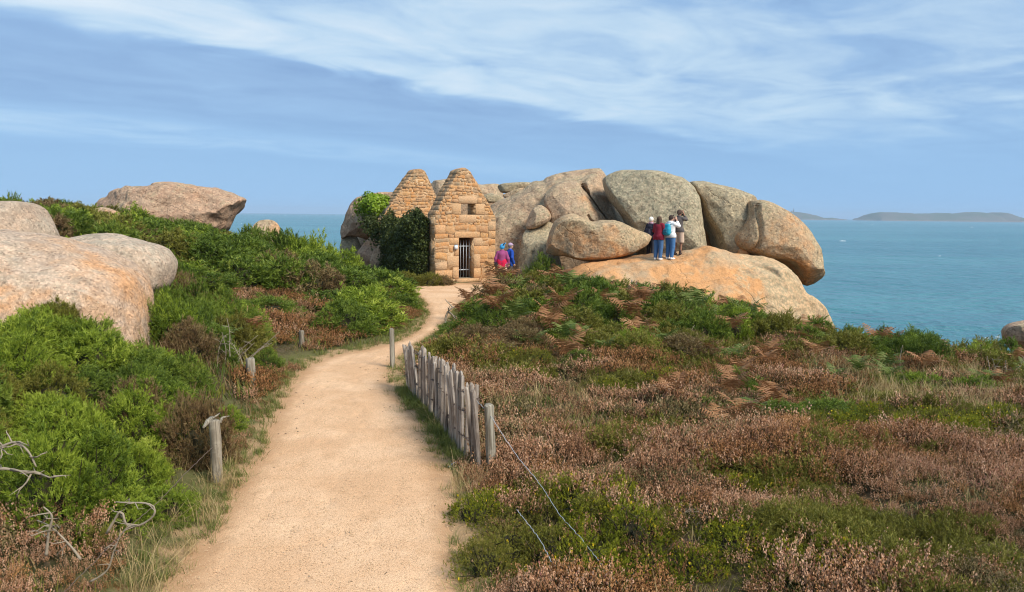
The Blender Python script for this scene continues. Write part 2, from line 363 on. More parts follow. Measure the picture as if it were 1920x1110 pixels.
# the gravel path: its own sheet, cambered a little
m = bpy.data.materials.new('gravel'); n, p, o = principled(m, .9, .15); geo = n.n('ShaderNodeNewGeometry'); pos = geo.outputs['Position']
big = n.noise(pos, .9, 4, .6, .4); sc = n.n('ShaderNodeSeparateColor'); n.l(n.voro(pos, 120, 'Color'), sc.inputs[0])
g = n.mix(n.ss(big, .35, .68), (.62, .385, .22), (.715, .475, .292))
g = n.mix(.8, g, n.ramp(sc.outputs[0], [(0, (.46, .40, .34)), (.08, (.74, .70, .65)), (.2, (.94, .92, .9)), (.75, (1.04, 1.02, 1.0)), (1, (1.32, 1.28, 1.24))]), 'MULTIPLY')
g = n.mix(n.math('MULTIPLY', n.ss(n.noise(pos, 5.5, 5, .7), .56, .74), .35), g, (.40, .24, .115))
ea = n.n('ShaderNodeAttribute', attribute_name='tint')
ef = n.ss(n.math('ADD', ea.outputs['Fac'], n.math('MULTIPLY', n.math('SUBTRACT', n.noise(pos, 4, 5, .65), .5), .34)), -.30, -.02)
g = n.mix(n.math('MULTIPLY', ef, .7), g, (.40, .225, .11))
n.l(g, p.inputs['Base Color'])
hh = n.math('ADD', n.math('MULTIPLY', n.voro(pos, 95, 'Distance'), -.5), n.noise(pos, 40, 4, .7))
n.l(n.bump(hh, .8, .010, n.bump(n.noise(pos, 9, 4, .7), .25, .02)), p.inputs['Normal'])
M_GRAVEL = m
K = 61; tt = np.linspace(-.06, 1.06, K); rows = []
for a, b in zip(PL2, PR2): rows.append(a[None]+(b-a)[None]*tt[:, None])
rows += [np.array([-3.6, 31.6])[None]*(1-tt[:, None])+np.array([1.6, 31.4])[None]*tt[:, None], np.array([-3.0, 33.6])[None]*(1-tt[:, None])+np.array([.8, 33.8])[None]*tt[:, None]]
PV = np.concatenate(rows); nr = len(rows); jj = np.arange(nr*K).reshape(nr, K)
PQ = np.stack([jj[:-1, :-1], jj[:-1, 1:], jj[1:, 1:], jj[1:, :-1]], -1).reshape(-1, 4)
PSD = path_sd(PV); _q = np.random.default_rng(12); FP = np.zeros(len(PV))
for k in range(420):                               # scuffs and footprints
    i = _q.integers(0, len(PV)); c = PV[i]; d = _q.uniform(-.35, .35)+(0 if _q.random() < .5 else math.pi); u = (PV-c) @ np.array([math.sin(d), math.cos(d)]); v = (PV-c) @ np.array([math.cos(d), -math.sin(d)]); e = (u/.14)**2+(v/.055)**2; FP += -.011*np.exp(-e)+.005*np.exp(-((u-.16)/.06)**2-(v/.06)**2)
PZ = .014+np.clip(FP, -.014, .008)+.012*np.clip(-PSD, 0, .6)+fbm(np.c_[PV, PV[:, :1]*0]*1.1, 5, 2)*.003
tag(link('path', mesh_np('path', np.c_[PV, PZ], PQ, M_GRAVEL, True, tint=PSD)), kind='structure')

# ------------------------------------------------------------------ sea
SEA_Z = -9.0
m = bpy.data.materials.new('sea_water'); n, p, o = principled(m, .2, .4); geo = n.n('ShaderNodeNewGeometry'); pos = geo.outputs['Position']
pm = n.mapping(pos, scale=(.55, 1.0, 1)); d_ = n.vmath('LENGTH', pos, out='v')
wcol = n.mix(n.ss(n.noise(n.mapping(pos, scale=(.004, .012, 1)), 1, 4), .35, .65), (.036, .160, .195), (.058, .205, .232))
n.l(wcol, p.inputs['Base Color']); p.inputs['IOR'].default_value = 1.33
h1 = n.noise(pm, .22, 3, .6, .3); h2 = n.noise(n.mapping(pos, scale=(.7, 1, 1), rot=(0, 0, .35)), .9, 4, .65, .4); h3 = n.noise(pm, .05, 4, .65)
hh = n.math('ADD', n.math('ADD', n.math('MULTIPLY', h1, 1.0), n.math('MULTIPLY', h2, .38)), n.math('MULTIPLY', h3, 3.0))
n.l(n.bump(hh, 1.0, 2.2), p.inputs['Normal']); M_SEA = m
sx = np.r_[-np.geomspace(9000, 60, 24), np.linspace(-50, 50, 8), np.geomspace(60, 9000, 24)]; sy = np.r_[np.linspace(-100, 20, 3), np.geomspace(40, 14000, 46)]
a, b = np.meshgrid(sx, sy); si = np.arange(a.size).reshape(a.shape)
tag(link('sea', mesh_np('sea', np.c_[a.ravel(), b.ravel(), np.full(a.size, SEA_Z)], np.stack([si[:-1, :-1], si[:-1, 1:], si[1:, 1:], si[1:, :-1]], -1).reshape(-1, 4), M_SEA)), kind='structure')
# whitecaps: low ragged ridges of foam riding on the water
M_FOAM = mat_plain('foam', (.78, .80, .80), .9, .08, 3)
fm = MB(); caps = [(1580, 452, 13, 4), (1822, 426, 5, 2), (1762, 480, 5, 2), (1890, 628, 16, 4), (1870, 632, 10, 3), (1850, 634, 9, 3)]
for k in range(2): caps.append((random.uniform(1480, 1960), 415+random.random()**1.7*160, random.uniform(1.5, 3.5), .9))
for k in range(4): caps.append((random.uniform(440, 660), 403+random.random()**1.5*45, random.uniform(2, 4), 1.0))
for (cx_, cy_, wpx, hpx) in caps:
    c = ground(cx_, cy_, SEA_Z); k = c.y/F; L = wpx*k*.5; nseg = 9; V = []
    for i in range(nseg):
        t = i/(nseg-1)*2-1; wd = (1-t*t)**.6; hh_ = hpx*k*.22*wd*random.uniform(.5, 1)+.02; dy = hpx*k*.8*wd*random.uniform(.5, 1.1); y0 = random.uniform(-.3, .3)*hpx*k
        V += [(c.x+t*L, c.y+y0-dy, SEA_Z+.01), (c.x+t*L, c.y+y0, SEA_Z+hh_), (c.x+t*L, c.y+y0+dy, SEA_Z+.01)]
    fm.add(V, [(3*i+j, 3*i+3+j, 3*i+4+j, 3*i+1+j) for i in range(nseg-1) for j in (0, 1)])
tag(link('sea_foam', fm.mesh('sea_foam', M_FOAM, True)), kind='stuff')

# ------------------------------------------------------------------ far islands
M_ISLE = bpy.data.materials.new('island_heath'); n, p, o = principled(M_ISLE, .95, .1); geo = n.n('ShaderNodeNewGeometry')
sp = n.n('ShaderNodeSeparateXYZ'); n.l(geo.outputs['Position'], sp.inputs[0])
f = n.ss(n.math('ADD', sp.outputs[2], n.math('MULTIPLY', n.noise(geo.outputs['Position'], .02, 5, .65), 26)), 4, 17)
c = n.mix(n.ss(n.noise(geo.outputs['Position'], .006, 5, .6), .42, .58), (.085, .105, .055), (.13, .12, .085)); n.l(n.mix(f, (.20, .16, .13), c), p.inputs['Base Color'])
def island(name, label, prof, Y, dep, seed):
    P = smooth_line(prof, 140); cx_ = [at(x, y, Y) for x, y in P]
    X = np.array([q.x for q in cx_]); Z = np.maximum(np.array([q.z for q in cx_])-SEA_Z, .3)
    X0 = X.mean(); nd = 28; u = np.linspace(-1, 1, nd); V = []
    for x, z in zip(X, Z):
        env = np.clip(1-np.abs(u)**2.2, 0, 1)**.8; wd = dep*(.35+.65*min(1, z/30))
        V.append(np.c_[np.full(nd, x-X0), u*wd, z*env*(1+.0*u)])
    V = np.concatenate(V); V[:, 2] += np.clip(V[:, 2], 0, 8)/8*fbm(V*np.array([.012, .012, .02]), seed, 4)*4.5-.4
    ij = np.arange(len(V)).reshape(len(X), nd)
    o = link(name, mesh_np(name, V, np.stack([ij[:-1, :-1], ij[1:, :-1], ij[1:, 1:], ij[:-1, 1:]], -1).reshape(-1, 4), M_ISLE, True), loc=(X0, Y, SEA_Z))
    return tag(o, label, 'island')
island('island', 'long low green island with three humps on the horizon at right', [(1610, 412.5), (1622, 408), (1634, 401), (1650, 398), (1690, 398.5), (1715, 400.5), (1740, 401), (1765, 399), (1790, 400.5), (1806, 398.5), (1832, 398.3), (1850, 401.5), (1862, 398.6), (1877, 398.6), (1890, 405), (1906, 412), (1912, 413)], 6000, 260, 4)
island('island', 'small purplish island with a tower, seen past the outcrop', [(1440, 410), (1458, 401), (1474, 397), (1488, 396), (1505, 398.5), (1520, 402), (1530, 406), (1540, 409), (1549, 408.5), (1560, 409.2), (1572, 410.7), (1580, 411.4)], 6300, 200, 9)
M_TOWER = mat_plain('tower_stone', (.30, .27, .25), .8)
tb = at(1488, 396.5, 6300); lt = empty('lighthouse', (tb.x, tb.y, tb.z-3)); tag(lt, 'thin distant lighthouse on top of the small island', 'lighthouse')
mb = MB(); mb.tube([(0, 0, 0), (0, 0, 22), (0, 0, 25)], [4.2, 3.0, 3.6], 10); link('tower', mb.mesh('tower', M_TOWER), lt)
mb = MB(); mb.tube([(0, 0, 25), (0, 0, 28), (0, 0, 31)], [2.2, 2.2, .2], 10); link('lantern', mb.mesh('lantern', M_TOWER), lt)
mb = MB(); mb.box((-22, -6, -1), (-6, 6, 7)); mb.box((-20, -4, 7), (-8, 4, 9)); link('keeper_house', mb.mesh('keeper_house', M_TOWER), lt)

# ------------------------------------------------------------------ boulders
def boulder(name, label, outline, Y, Tf, Tb, mat, n=2.3, lean=0.0, bumps=(), carve=(), amp=.07, N=220, rings=64, seed=0, ctr=None, group=None, cat='boulder', grain=1.0, facets=9):
    W = np.array([tuple(at(x, y, Y)) for x, y in outline]); O = smooth_line(W[:, [0, 2]], N, True)
    c = O.mean(0) if ctr is None else np.array(tuple(at(*ctr, Y)))[[0, 2]]
    rel = O-c
    k = np.fft.fft(rel[:, 0]+1j*rel[:, 1]); fr = np.abs(np.fft.fftfreq(N)*N); k[fr > 3] = 0; sm = np.fft.ifft(k); soft = np.stack([sm.real, sm.imag], 1)
    def shell(T, m, sign):
        ph = np.linspace(0, math.pi/2, m); ss = np.sin(ph)**(2/n); ts = np.cos(ph)**(2/n); out = []
        for s, t in zip(ss[1:], ts[1:]):
            q = s**2.2; ring = (soft*(1-q)+rel*q)*s; out.append(np.c_[ring[:, 0], np.full(N, sign*T*t), ring[:, 1]])
        return np.array([[0, sign*T, 0]]), out                     # pole, rings from pole to rim
    pf, rf = shell(Tf, rings, -1); pb, rb = shell(Tb, max(14, rings//3), 1)
    V = np.concatenate([pf]+rf+rb[:-1][::-1]+[pb]); nr = len(rf)+len(rb)-1
    V[:, 1] += lean*V[:, 2]
    front = np.zeros(len(V), bool); front[:1+len(rf)*N] = True
    X2 = V[:, [0, 2]]+c
    for (bx, by, rad, am) in bumps:
        q = np.array(tuple(at(bx, by, Y)))[[0, 2]]; d = np.linalg.norm(X2-q, axis=1); V[:, 1] -= np.where(front, am*np.exp(-(d/rad)**2), 0)
    for (line, wd, dp) in carve:
        L = smooth_line(np.array([tuple(at(x, y, Y)) for x, y in line])[:, [0, 2]], 24); 
        d = line_dist(X2, L); 
        tl = np.linalg.norm(X2[:, None]-L[None], axis=2).argmin(1)/23.0; env = np.clip(np.minimum(tl, 1-tl)*7+.25, .25, 1)
        V[:, 1] += np.where(front, dp*env*np.exp(-(d/wd)**2), 0)
    fr_ = np.random.default_rng(seed+500); ext = np.abs(V).max(0)      # weathered planes: worn facets with soft arrises
    for q in range(facets):
        nv = np.array([fr_.normal(0, .55), -1.0, fr_.normal(.25, .5)]); nv /= np.linalg.norm(nv); dd = V @ nv; lim = dd.max()*fr_.uniform(.80, .93); over = np.maximum(dd-lim, 0); V = V-nv*(over*.82)[:, None]
    P = V+np.array([c[0], Y, c[1]])
    ridge = (.35-np.abs(fbm(P*.9, seed+90, 3, .5)))*amp*.9
    V = V+unit(np.c_[V[:, 0]*.3, np.where(front, -1., 1.), V[:, 2]*.3])*ridge[:, None]
    disp = np.stack([fbm(P*.7, seed+s, 4, .5) for s in (0, 20, 40)], 1)*amp
    disp += np.stack([fbm(P*3.2, seed+60+s, 3, .5) for s in (0, 20, 40)], 1)*amp*.16*grain
    V = V+disp
    j = np.arange(N); jn = (j+1) % N; tr = [np.stack([np.zeros(N, int), 1+jn, 1+j], 1)]; qs = []
    for r in range(nr-1): a = 1+r*N; qs.append(np.stack([a+j, a+jn, a+N+jn, a+N+j], 1))
    last = 1+(nr-1)*N; tr.append(np.stack([last+j, last+jn, np.full(N, len(V)-1)], 1))
    zb = V[:, 2].min(); V[:, 2] -= zb
    o = link(name, mesh_np(name, V, [np.concatenate(qs), np.concatenate(tr)], mat, True), loc=(c[0], Y, c[1]+zb))
    return tag(o, label, cat, group)

G_TAN = mat_granite('granite_tan', tan=(.34, .25, .165), pink=(.41, .27, .17), lichen=.45, orange=.05, fine=15, seed=1)
G_GREY = mat_granite('granite_lichened', tan=(.31, .25, .16), pink=(.36, .25, .15), lich=(.27, .245, .165), lichen=.85, orange=.0, fine=15, seed=2)
G_DOME = mat_granite('granite_dome', tan=(.31, .255, .17), pink=(.33, .245, .16), lich=(.265, .25, .165), lichen=.95, orange=-.2, fine=13, seed=3, pale=.2)
G_ORANGE = mat_granite('granite_orange', tan=(.46, .31, .18), pink=(.52, .29, .135), lich=(.38, .30, .19), lichen=.18, orange=.62, speck=.35, fine=16, seed=4, pale=.25)
G_SLAB = mat_granite('granite_slab', tan=(.46, .32, .19), pink=(.52, .30, .15), lich=(.33, .285, .175), lichen=.08, orange=.6, speck=.36, fine=16, seed=4, pale=.3, side=(.6, 3.6))
G_WARM = mat_granite('granite_warm', tan=(.36, .265, .165), pink=(.46, .25, .12), lich=(.285, .25, .155), lichen=.6, orange=.16, fine=15, seed=5)
G_PINK = mat_granite('granite_pink', tan=(.36, .25, .17), pink=(.40, .25, .165), lichen=.40, orange=.12, fine=16, seed=6)
G_NEAR = mat_granite('granite_near', tan=(.42, .32, .24), pink=(.47, .29, .17), lich=(.40, .34, .26), lichen=.45, orange=.42, speck=1.0, fine=30, seed=7, pale=.45, cracks=0)
G_NEARG = mat_granite('granite_near_grey', tan=(.39, .30, .22), pink=(.42, .29, .20), lich=(.36, .315, .24), lichen=.6, orange=.1, speck=1.0, fine=26, seed=8, pale=.4, cracks=0)

# the great outcrop
boulder('boulder', 'broad tan rock face with curved cracks rising beside the stone hut', [(880, 600), (896, 470), (905, 410), (925, 380), (952, 370), (981, 356), (997, 342), (1017, 340), (1025, 334), (1042, 326), (1056, 324), (1071, 322), (1090, 320), (1115, 318), (1132, 321), (1150, 345), (1180, 400), (1200, 440), (1205, 520), (1150, 600), (1000, 620)], 37.5, 3.6, 3.5, G_TAN, n=2.6, lean=.35, amp=.11, N=420, rings=150, seed=3, ctr=(1035, 480),
        bumps=[(1120, 350, .9, .5), (1010, 400, .8, .35), (950, 470, 1.0, .3)],
        carve=[([(1090, 344), (1096, 362), (1112, 386), (1138, 413)], .09, .8), ([(1022, 374), (1026, 388), (1035, 404)], .11, .8), ([(987, 428), (980, 455), (974, 500), (972, 530)], .16, .75), ([(1040, 338), (1056, 334), (1060, 326)], .10, .25), ([(1000, 388), (1015, 384), (1027, 392)], .10, .3), ([(952, 372), (975, 372), (1000, 360)], .25, .2), ([(1138, 334), (1146, 370), (1166, 402), (1188, 419)], .28, 1.0)])
boulder('boulder', 'wedge of rock bulging between two cracks at the outcrop middle', [(1020, 374), (1026, 357), (1043, 343), (1064, 337), (1086, 342), (1097, 361), (1113, 387), (1136, 412), (1120, 440), (1060, 445), (1034, 430), (1030, 400)], 35.0, 1.0, 1.5, G_TAN, n=2.3, lean=.5, amp=.05, seed=14, carve=[([(1098, 402), (1104, 412), (1112, 418)], .08, .25)])
boulder('boulder', 'small rounded rock lobe left of the outcrop wedge', [(987, 428), (990, 410), (1001, 390), (1015, 385), (1027, 393), (1034, 406), (1028, 416), (1016, 423), (1000, 429)], 34.15, .55, .8, G_TAN, n=2.2, lean=.3, amp=.04, seed=15, N=120, rings=36)
boulder('boulder', 'upright grey slab with ragged foot under the overhanging rock', [(984, 434), (1000, 426), (1016, 421), (1034, 408), (1045, 430), (1050, 480), (1052, 540), (1020, 560), (975, 560), (970, 515), (977, 465)], 33.6, .7, 1.2, G_GREY, n=2.6, lean=.25, amp=.05, seed=16, carve=[([(1000, 470), (996, 520)], .1, .15), ([(1015, 470), (1012, 530)], .1, .15)])
boulder('boulder', 'overhanging snout shaped rock with smooth shadowed underside', [(1026, 473), (1024, 458), (1033, 428), (1047, 410), (1068, 402), (1092, 407), (1112, 416), (1128, 412), (1151, 412), (1176, 420), (1201, 433), (1220, 440), (1225, 446), (1210, 462), (1184, 478), (1152, 486), (1115, 491), (1085, 488), (1056, 480)], 31.6, 1.5, 1.75, G_WARM, n=2.2, lean=.12, amp=.06, N=260, rings=80, seed=17, ctr=(1115, 450), bumps=[(1140, 430, .7, .25), (1060, 430, .6, .2)],
        carve=[([(1088, 472), (1090, 445), (1105, 428)], .16, .22), ([(1170, 452), (1190, 446), (1200, 452)], .10, .14)])
boulder('boulder', 'huge rounded greenish grey boulder standing on top of the outcrop', [(1136, 338), (1140, 328), (1163, 318), (1183, 315), (1212, 316), (1236, 318), (1261, 325), (1281, 331), (1297, 344), (1308, 363), (1313, 388), (1312, 416), (1316, 455), (1312, 490), (1260, 505), (1215, 495), (1192, 470), (1178, 420), (1160, 393), (1145, 368)], 34.0, 1.9, 2.6, G_DOME, n=2.7, lean=.3, amp=.07, N=260, rings=80, seed=18, carve=[([(1262, 326), (1282, 345), (1297, 372)], .14, .12)])
boulder('boulder', 'tall grey boulder leaning right of the huge rounded one', [(1297, 343), (1310, 339), (1332, 341), (1358, 347), (1389, 356), (1417, 373), (1413, 396), (1407, 418), (1394, 440), (1388, 470), (1390, 500), (1360, 505), (1346, 475), (1340, 450), (1330, 425), (1318, 400), (1311, 372)], 34.6, 1.6, 2.4, G_GREY, n=2.5, lean=.3, amp=.06, seed=19, N=240, rings=70)
boulder('boulder', 'narrow clean orange rock deep in the cleft behind the boulders', [(1305, 400), (1325, 395), (1350, 430), (1356, 480), (1340, 500), (1312, 495), (1306, 450)], 36.3, .6, .8, G_ORANGE, amp=.04, seed=20, N=100, rings=30)
boulder('boulder', 'big rounded boulder overhanging the sea at the outcrop end', [(1407, 383), (1415, 375), (1437, 376), (1457, 385), (1479, 400), (1498, 417), (1514, 440), (1526, 467), (1533, 493), (1533, 515), (1525, 529), (1507, 532), (1494, 516), (1478, 497), (1452, 486), (1424, 482), (1400, 471), (1382, 461), (1377, 446), (1391, 426), (1403, 406)], 33.2, 1.9, 2.3, G_WARM, n=2.4, lean=.15, amp=.06, N=260, rings=84, seed=22, ctr=(1462, 448), bumps=[(1440, 470, .6, .15)], carve=[([(1414, 380), (1410, 420), (1405, 450), (1398, 466)], .10, .35)])
boulder('boulder', 'small orange rock wedged under the sea end boulder', [(1384, 470), (1392, 466), (1402, 474), (1410, 488), (1400, 498), (1384, 494)], 33.0, .5, .6, G_ORANGE, amp=.02, N=80, rings=24, seed=23)
ROCK_H = boulder('boulder', 'broad smooth orange granite slab under the sightseers, greyer towards the sea', [(1045, 545), (1056, 524), (1071, 513), (1092, 501), (1127, 494), (1175, 484), (1212, 480), (1262, 477), (1300, 470), (1322, 466), (1340, 462), (1377, 474), (1400, 480), (1421, 481), (1452, 485), (1478, 491), (1494, 503), (1507, 523), (1517, 546), (1535, 562), (1548, 581), (1560, 609), (1562, 640), (1520, 700), (1420, 710), (1300, 700), (1120, 680), (1050, 610)], 29.8, 2.2, 2.6, G_SLAB, n=2.3, lean=.45, amp=.10, N=380, rings=130, seed=24, ctr=(1310, 580), facets=7, bumps=[(1130, 530, 1.0, .3), (1250, 520, .8, .25), (1330, 510, .8, .2), (1460, 540, .8, .3)],
        carve=[([(1180, 486), (1165, 505), (1158, 530)], .35, .14), ([(1268, 480), (1300, 505), (1350, 530), (1395, 570), (1405, 610)], .3, .26), ([(1250, 530), (1275, 540), (1300, 570)], .3, .16), ([(1396, 482), (1420, 498), (1442, 512), (1462, 540), (1474, 580), (1480, 630)], .16, .34), ([(1490, 505), (1502, 545), (1515, 590), (1520, 630)], .18, .28)])
boulder('boulder', 'shaded rock filling the hollow under the sea end boulder', [(1370, 440), (1400, 440), (1440, 460), (1480, 480), (1490, 520), (1440, 560), (1370, 540)], 36.2, .8, 1.2, G_WARM, amp=.06, seed=26, N=120, rings=30)
# flat stones on the skyline behind the hut
boulder('boulder', 'dark flat stone on the skyline behind the hut', [(934, 348), (950, 343), (985, 342), (998, 346), (985, 358), (945, 362), (935, 356)], 40, .9, 1.2, G_GREY, amp=.03, N=120, rings=30, seed=30)
boulder('boulder', 'low rock between the hut gable and the dark flat stone', [(800, 350), (830, 336), (865, 338), (900, 345), (936, 345), (945, 362), (940, 420), (860, 430), (800, 420)], 43, 1.5, 2, G_TAN, amp=.06, N=160, rings=40, seed=31, lean=.2)
boulder('boulder', 'flat pale pebble shaped stone beside the hut gable', [(903, 370), (915, 363), (930, 364), (943, 371), (938, 378), (915, 381), (904, 378)], 38.5, .6, .8, G_GREY, amp=.02, N=120, rings=30, seed=32)
boulder('boulder', 'small stone lying under the dark flat stone', [(944, 365), (960, 358), (980, 352), (986, 358), (970, 366), (950, 372)], 39.2, .5, .6, G_TAN, amp=.02, N=100, rings=24, seed=33)
# left of the hut
boulder('boulder', 'reddish overhanging rock with ivy on top left of the hut', [(641, 450), (640, 430), (648, 410), (652, 398), (662, 382), (676, 370), (700, 364), (735, 360), (770, 372), (775, 440), (740, 452), (700, 452), (668, 446), (652, 446)], 40, 1.9, 2.2, G_PINK, n=2.4, lean=-.25, amp=.08, seed=34)
boulder('boulder', 'dark round rock under the reddish overhanging rock', [(638, 480), (641, 452), (652, 444), (668, 446), (680, 480), (676, 540), (640, 540)], 39.6, .7, .8, G_GREY, amp=.04, N=100, rings=28, seed=35)
boulder('boulder', 'tilted pink slab under the ivy clad overhang', [(668, 478), (690, 448), (712, 424), (722, 430), (740, 448), (745, 520), (720, 530), (690, 505)], 38, .9, 1.2, G_PINK, amp=.06, N=140, rings=36, seed=36, lean=.2)
boulder('boulder', 'leaning grey slab between the pink slab and ivy wall', [(694, 496), (700, 474), (718, 452), (735, 448), (738, 520), (710, 525), (696, 510)], 36.6, .5, .7, G_TAN, amp=.04, N=100, rings=30, seed=37)
boulder('boulder', 'rock at the back of the dark hollow left of the hut', [(645, 430), (700, 430), (760, 440), (760, 540), (640, 540), (642, 470)], 42.5, .8, 1.2, G_PINK, amp=.06, seed=48, N=110, rings=30)
# left bank
boulder('boulder', 'long flat topped rock with pointed end on the left skyline', [(178, 384), (184, 373), (205, 362), (235, 352), (270, 349), (287, 346), (300, 341.5), (322, 342), (345, 345), (378, 351), (402, 353), (425, 358), (441, 366), (454, 373), (450, 384), (441, 396), (430, 410), (410, 440), (300, 450), (215, 445), (180, 420)], 36, 2.2, 2.6, G_PINK, n=2.3, amp=.12, N=260, rings=70, seed=38, grain=1.6, carve=[([(290, 350), (300, 372), (310, 400)], .15, .15), ([(335, 375), (360, 388), (385, 385)], .25, .25), ([(402, 354), (412, 372), (430, 385)], .15, .15)])
boulder('boulder', 'small flat slab lying on top of the long skyline rock', [(284, 351), (290, 344), (305, 341), (325, 342), (334, 347), (330, 353), (300, 355)], 36.2, .7, .9, G_PINK, amp=.03, N=90, rings=24, seed=39)
boulder('boulder', 'small round rock peeping over the left hill brow', [(472, 430), (476, 419), (486, 412), (500, 411), (513, 414), (522, 424), (528, 450), (526, 490), (470, 490), (466, 455)], 31, .55, .7, G_TAN, amp=.04, N=100, rings=28, seed=40)
boulder('boulder', 'low brown rock half hidden in gorse below the skyline', [(175, 400), (185, 388), (205, 390), (222, 402), (230, 425), (180, 430)], 31, .6, .7, G_PINK, amp=.04, N=90, rings=24, seed=41)
boulder('boulder', 'steep grey boulder at the left frame edge, behind the others', [(-150, 440), (-120, 395), (-60, 380), (0, 374), (26, 375), (42, 381), (56, 402), (72, 428), (81, 455), (84, 500), (40, 560), (-80, 560), (-150, 520)], 17.5, 1.3, 1.6, G_NEARG, n=2.4, lean=.3, amp=.07, N=220, rings=64, seed=42, ctr=(-10, 470))
boulder('boulder', 'low rounded pale boulder between the steep one and the gorse', [(81, 490), (89, 462), (107, 452), (135, 445), (170, 442), (210, 446), (247, 454), (281, 464), (300, 478), (311, 495), (312, 518), (303, 545), (255, 580), (145, 580), (95, 545)], 15.0, 1.1, 1.4, G_NEARG, n=2.3, lean=.35, amp=.06, N=240, rings=70, seed=43, ctr=(215, 510))
boulder('boulder', 'largest pinkish orange boulder at left, nearest to the camera', [(-270, 600), (-240, 500), (-130, 455), (-50, 443), (10, 444), (65, 455), (95, 462), (140, 478), (195, 505), (225, 525), (237, 548), (248, 585), (262, 630), (275, 662), (275, 740), (190, 800), (-60, 800), (-260, 720)], 12.2, 1.5, 1.8, G_NEAR, n=2.5, lean=.42, amp=.08, N=300, rings=100, seed=44, ctr=(40, 610), carve=[([(-20, 490), (60, 488), (130, 492)], .14, .07), ([(60, 470), (140, 510), (200, 540)], .25, .05)])
boulder('boulder', 'rock with dark underside at the right frame edge by the sea', [(1887, 622), (1893, 610), (1910, 604), (1940, 600), (1990, 608), (2000, 640), (1960, 665), (1915, 660), (1896, 640)], 22, .7, .9, G_PINK, amp=.04, N=120, rings=36, seed=45, lean=-.5)
# ------------------------------------------------------------------ stone hut
M_MORTAR = bpy.data.materials.new('mortar'); n, p, o = principled(M_MORTAR, .95, .1); tc = n.n('ShaderNodeTexCoord'); geo = n.n('ShaderNodeNewGeometry')
ob = tc.outputs['Object']; sp = n.n('ShaderNodeSeparateXYZ'); n.l(geo.outputs['True Normal'], sp.inputs[0])
c = n.mix(n.ss(n.noise(ob, 3, 5), .4, .6), (.52, .32, .165), (.60, .41, .24)); g = n.mix(n.ss(n.noise(ob, 7, 5, .7), .4, .62), (.20, .165, .115), (.34, .28, .20))
c = n.mix(n.ss(n.math('ADD', sp.outputs[2], n.math('MULTIPLY', n.math('SUBTRACT', n.noise(ob, 4, 4), .5), .8)), .15, .5), c, g)
n.l(c, p.inputs['Base Color']); n.l(n.bump(n.math('ADD', n.noise(ob, 9, 5, .7), n.voro(ob, 6, 'Distance')), .9, .06), p.inputs['Normal'])
def mat_stone(name, cols, lichen):
    m = bpy.data.materials.new(name); n, p, o = principled(m, .9, .15); tc = n.n('ShaderNodeTexCoord'); oi = n.n('ShaderNodeObjectInfo'); geo = n.n('ShaderNodeNewGeometry')
    pos = geo.outputs['Position']; c = n.ramp(oi.outputs['Random'], [(i/(len(cols)-1), q) for i, q in enumerate(cols)])
    c = n.mix(n.math('MULTIPLY', n.ss(n.noise(pos, 7, 5, .65), .42, .65), .55), c, (.50, .345, .20))
    c = n.mix(n.math('MULTIPLY', n.ss(n.noise(n.mapping(pos, loc=(3, 1, 5)), 2.6, 5, .7), .58-lichen*.2, .75-lichen*.2), .75), c, (.27, .225, .15))
    sc = n.n('ShaderNodeSeparateColor'); n.l(n.voro(pos, 32, 'Color'), sc.inputs[0])
    c = n.mix(.6, c, n.ramp(sc.outputs[0], [(0, (.6, .57, .55)), (.14, (.9, .9, .9)), (.75, (1.05, 1.05, 1.05)), (1, (1.4, 1.38, 1.35))]), 'MULTIPLY')
    n.l(c, p.inputs['Base Color']); n.l(n.bump(n.noise(pos, 16, 5, .7), .8, .035), p.inputs['Normal']); return m
M_STONE = mat_stone('rubble_stone', [(.50, .235, .095), (.56, .275, .105), (.44, .235, .115), (.58, .30, .115), (.50, .30, .16), (.56, .25, .08)], .05)
M_STONE_OLD = mat_stone('lichened_stone', [(.40, .225, .11), (.46, .25, .12), (.37, .24, .14), (.49, .25, .10)], .45)
M_DRESSED = mat_stone('dressed_stone', [(.56, .315, .15), (.60, .35, .17), (.55, .35, .20), (.59, .30, .125)], .02)
HUT_A = R(30); HUT_O = at(815.5, 528, 32.3); HUT_O.z = .05
hut = empty('stone_hut', HUT_O, HUT_A)
tag(hut, 'small roofless stone hut with two pointed gables and a barred doorway', 'hut')
L_H, TW = 5.5, .78

def stone_mesh(poly, depth, out, seedv):
    """irregular block: poly in the wall plane (u, v), its face standing `out` proud of the wall"""
    P = np.asarray(poly, float); c = P.mean(0); k = len(P)
    rel = P-c; r0 = .92+.05*np.random.default_rng(seedv).random((k, 1)); rr = np.random.default_rng(seedv+5).normal(0, 1, (k, 3))
    back = np.c_[P, np.zeros(k)]; mid = np.c_[c+rel*.985, np.full(k, out*.55)]; front = np.c_[c+rel*r0, out*(.95+.14*rr[:, 0])]
    V = np.concatenate([back, mid, front, [[c[0], c[1], out*1.0]]]); j = np.arange(k); jn = (j+1) % k
    qs = np.concatenate([np.stack([j, jn, k+jn, k+j], 1), np.stack([k+j, k+jn, 2*k+jn, 2*k+j], 1)]); ts = np.stack([2*k+j, 2*k+jn, np.full(k, 3*k)], 1)
    return V, qs, ts
def clip_poly(poly, ring):                          # Sutherland-Hodgman, ring convex-ish and counter-clockwise
    out = [np.array(q, float) for q in poly]
    for i in range(len(ring)):
        a = np.array(ring[i], float); b = np.array(ring[(i+1) % len(ring)], float); e = b-a; src = out; out = []
        if not src: return []
        f = lambda q: e[0]*(q[1]-a[1])-e[1]*(q[0]-a[0])
        for s, t in zip(src, src[1:]+src[:1]):
            fs, ft = f(s), f(t)
            if fs >= 0: out.append(s)
            if (fs >= 0) != (ft >= 0): out.append(s+(t-s)*fs/(fs-ft))
    return out
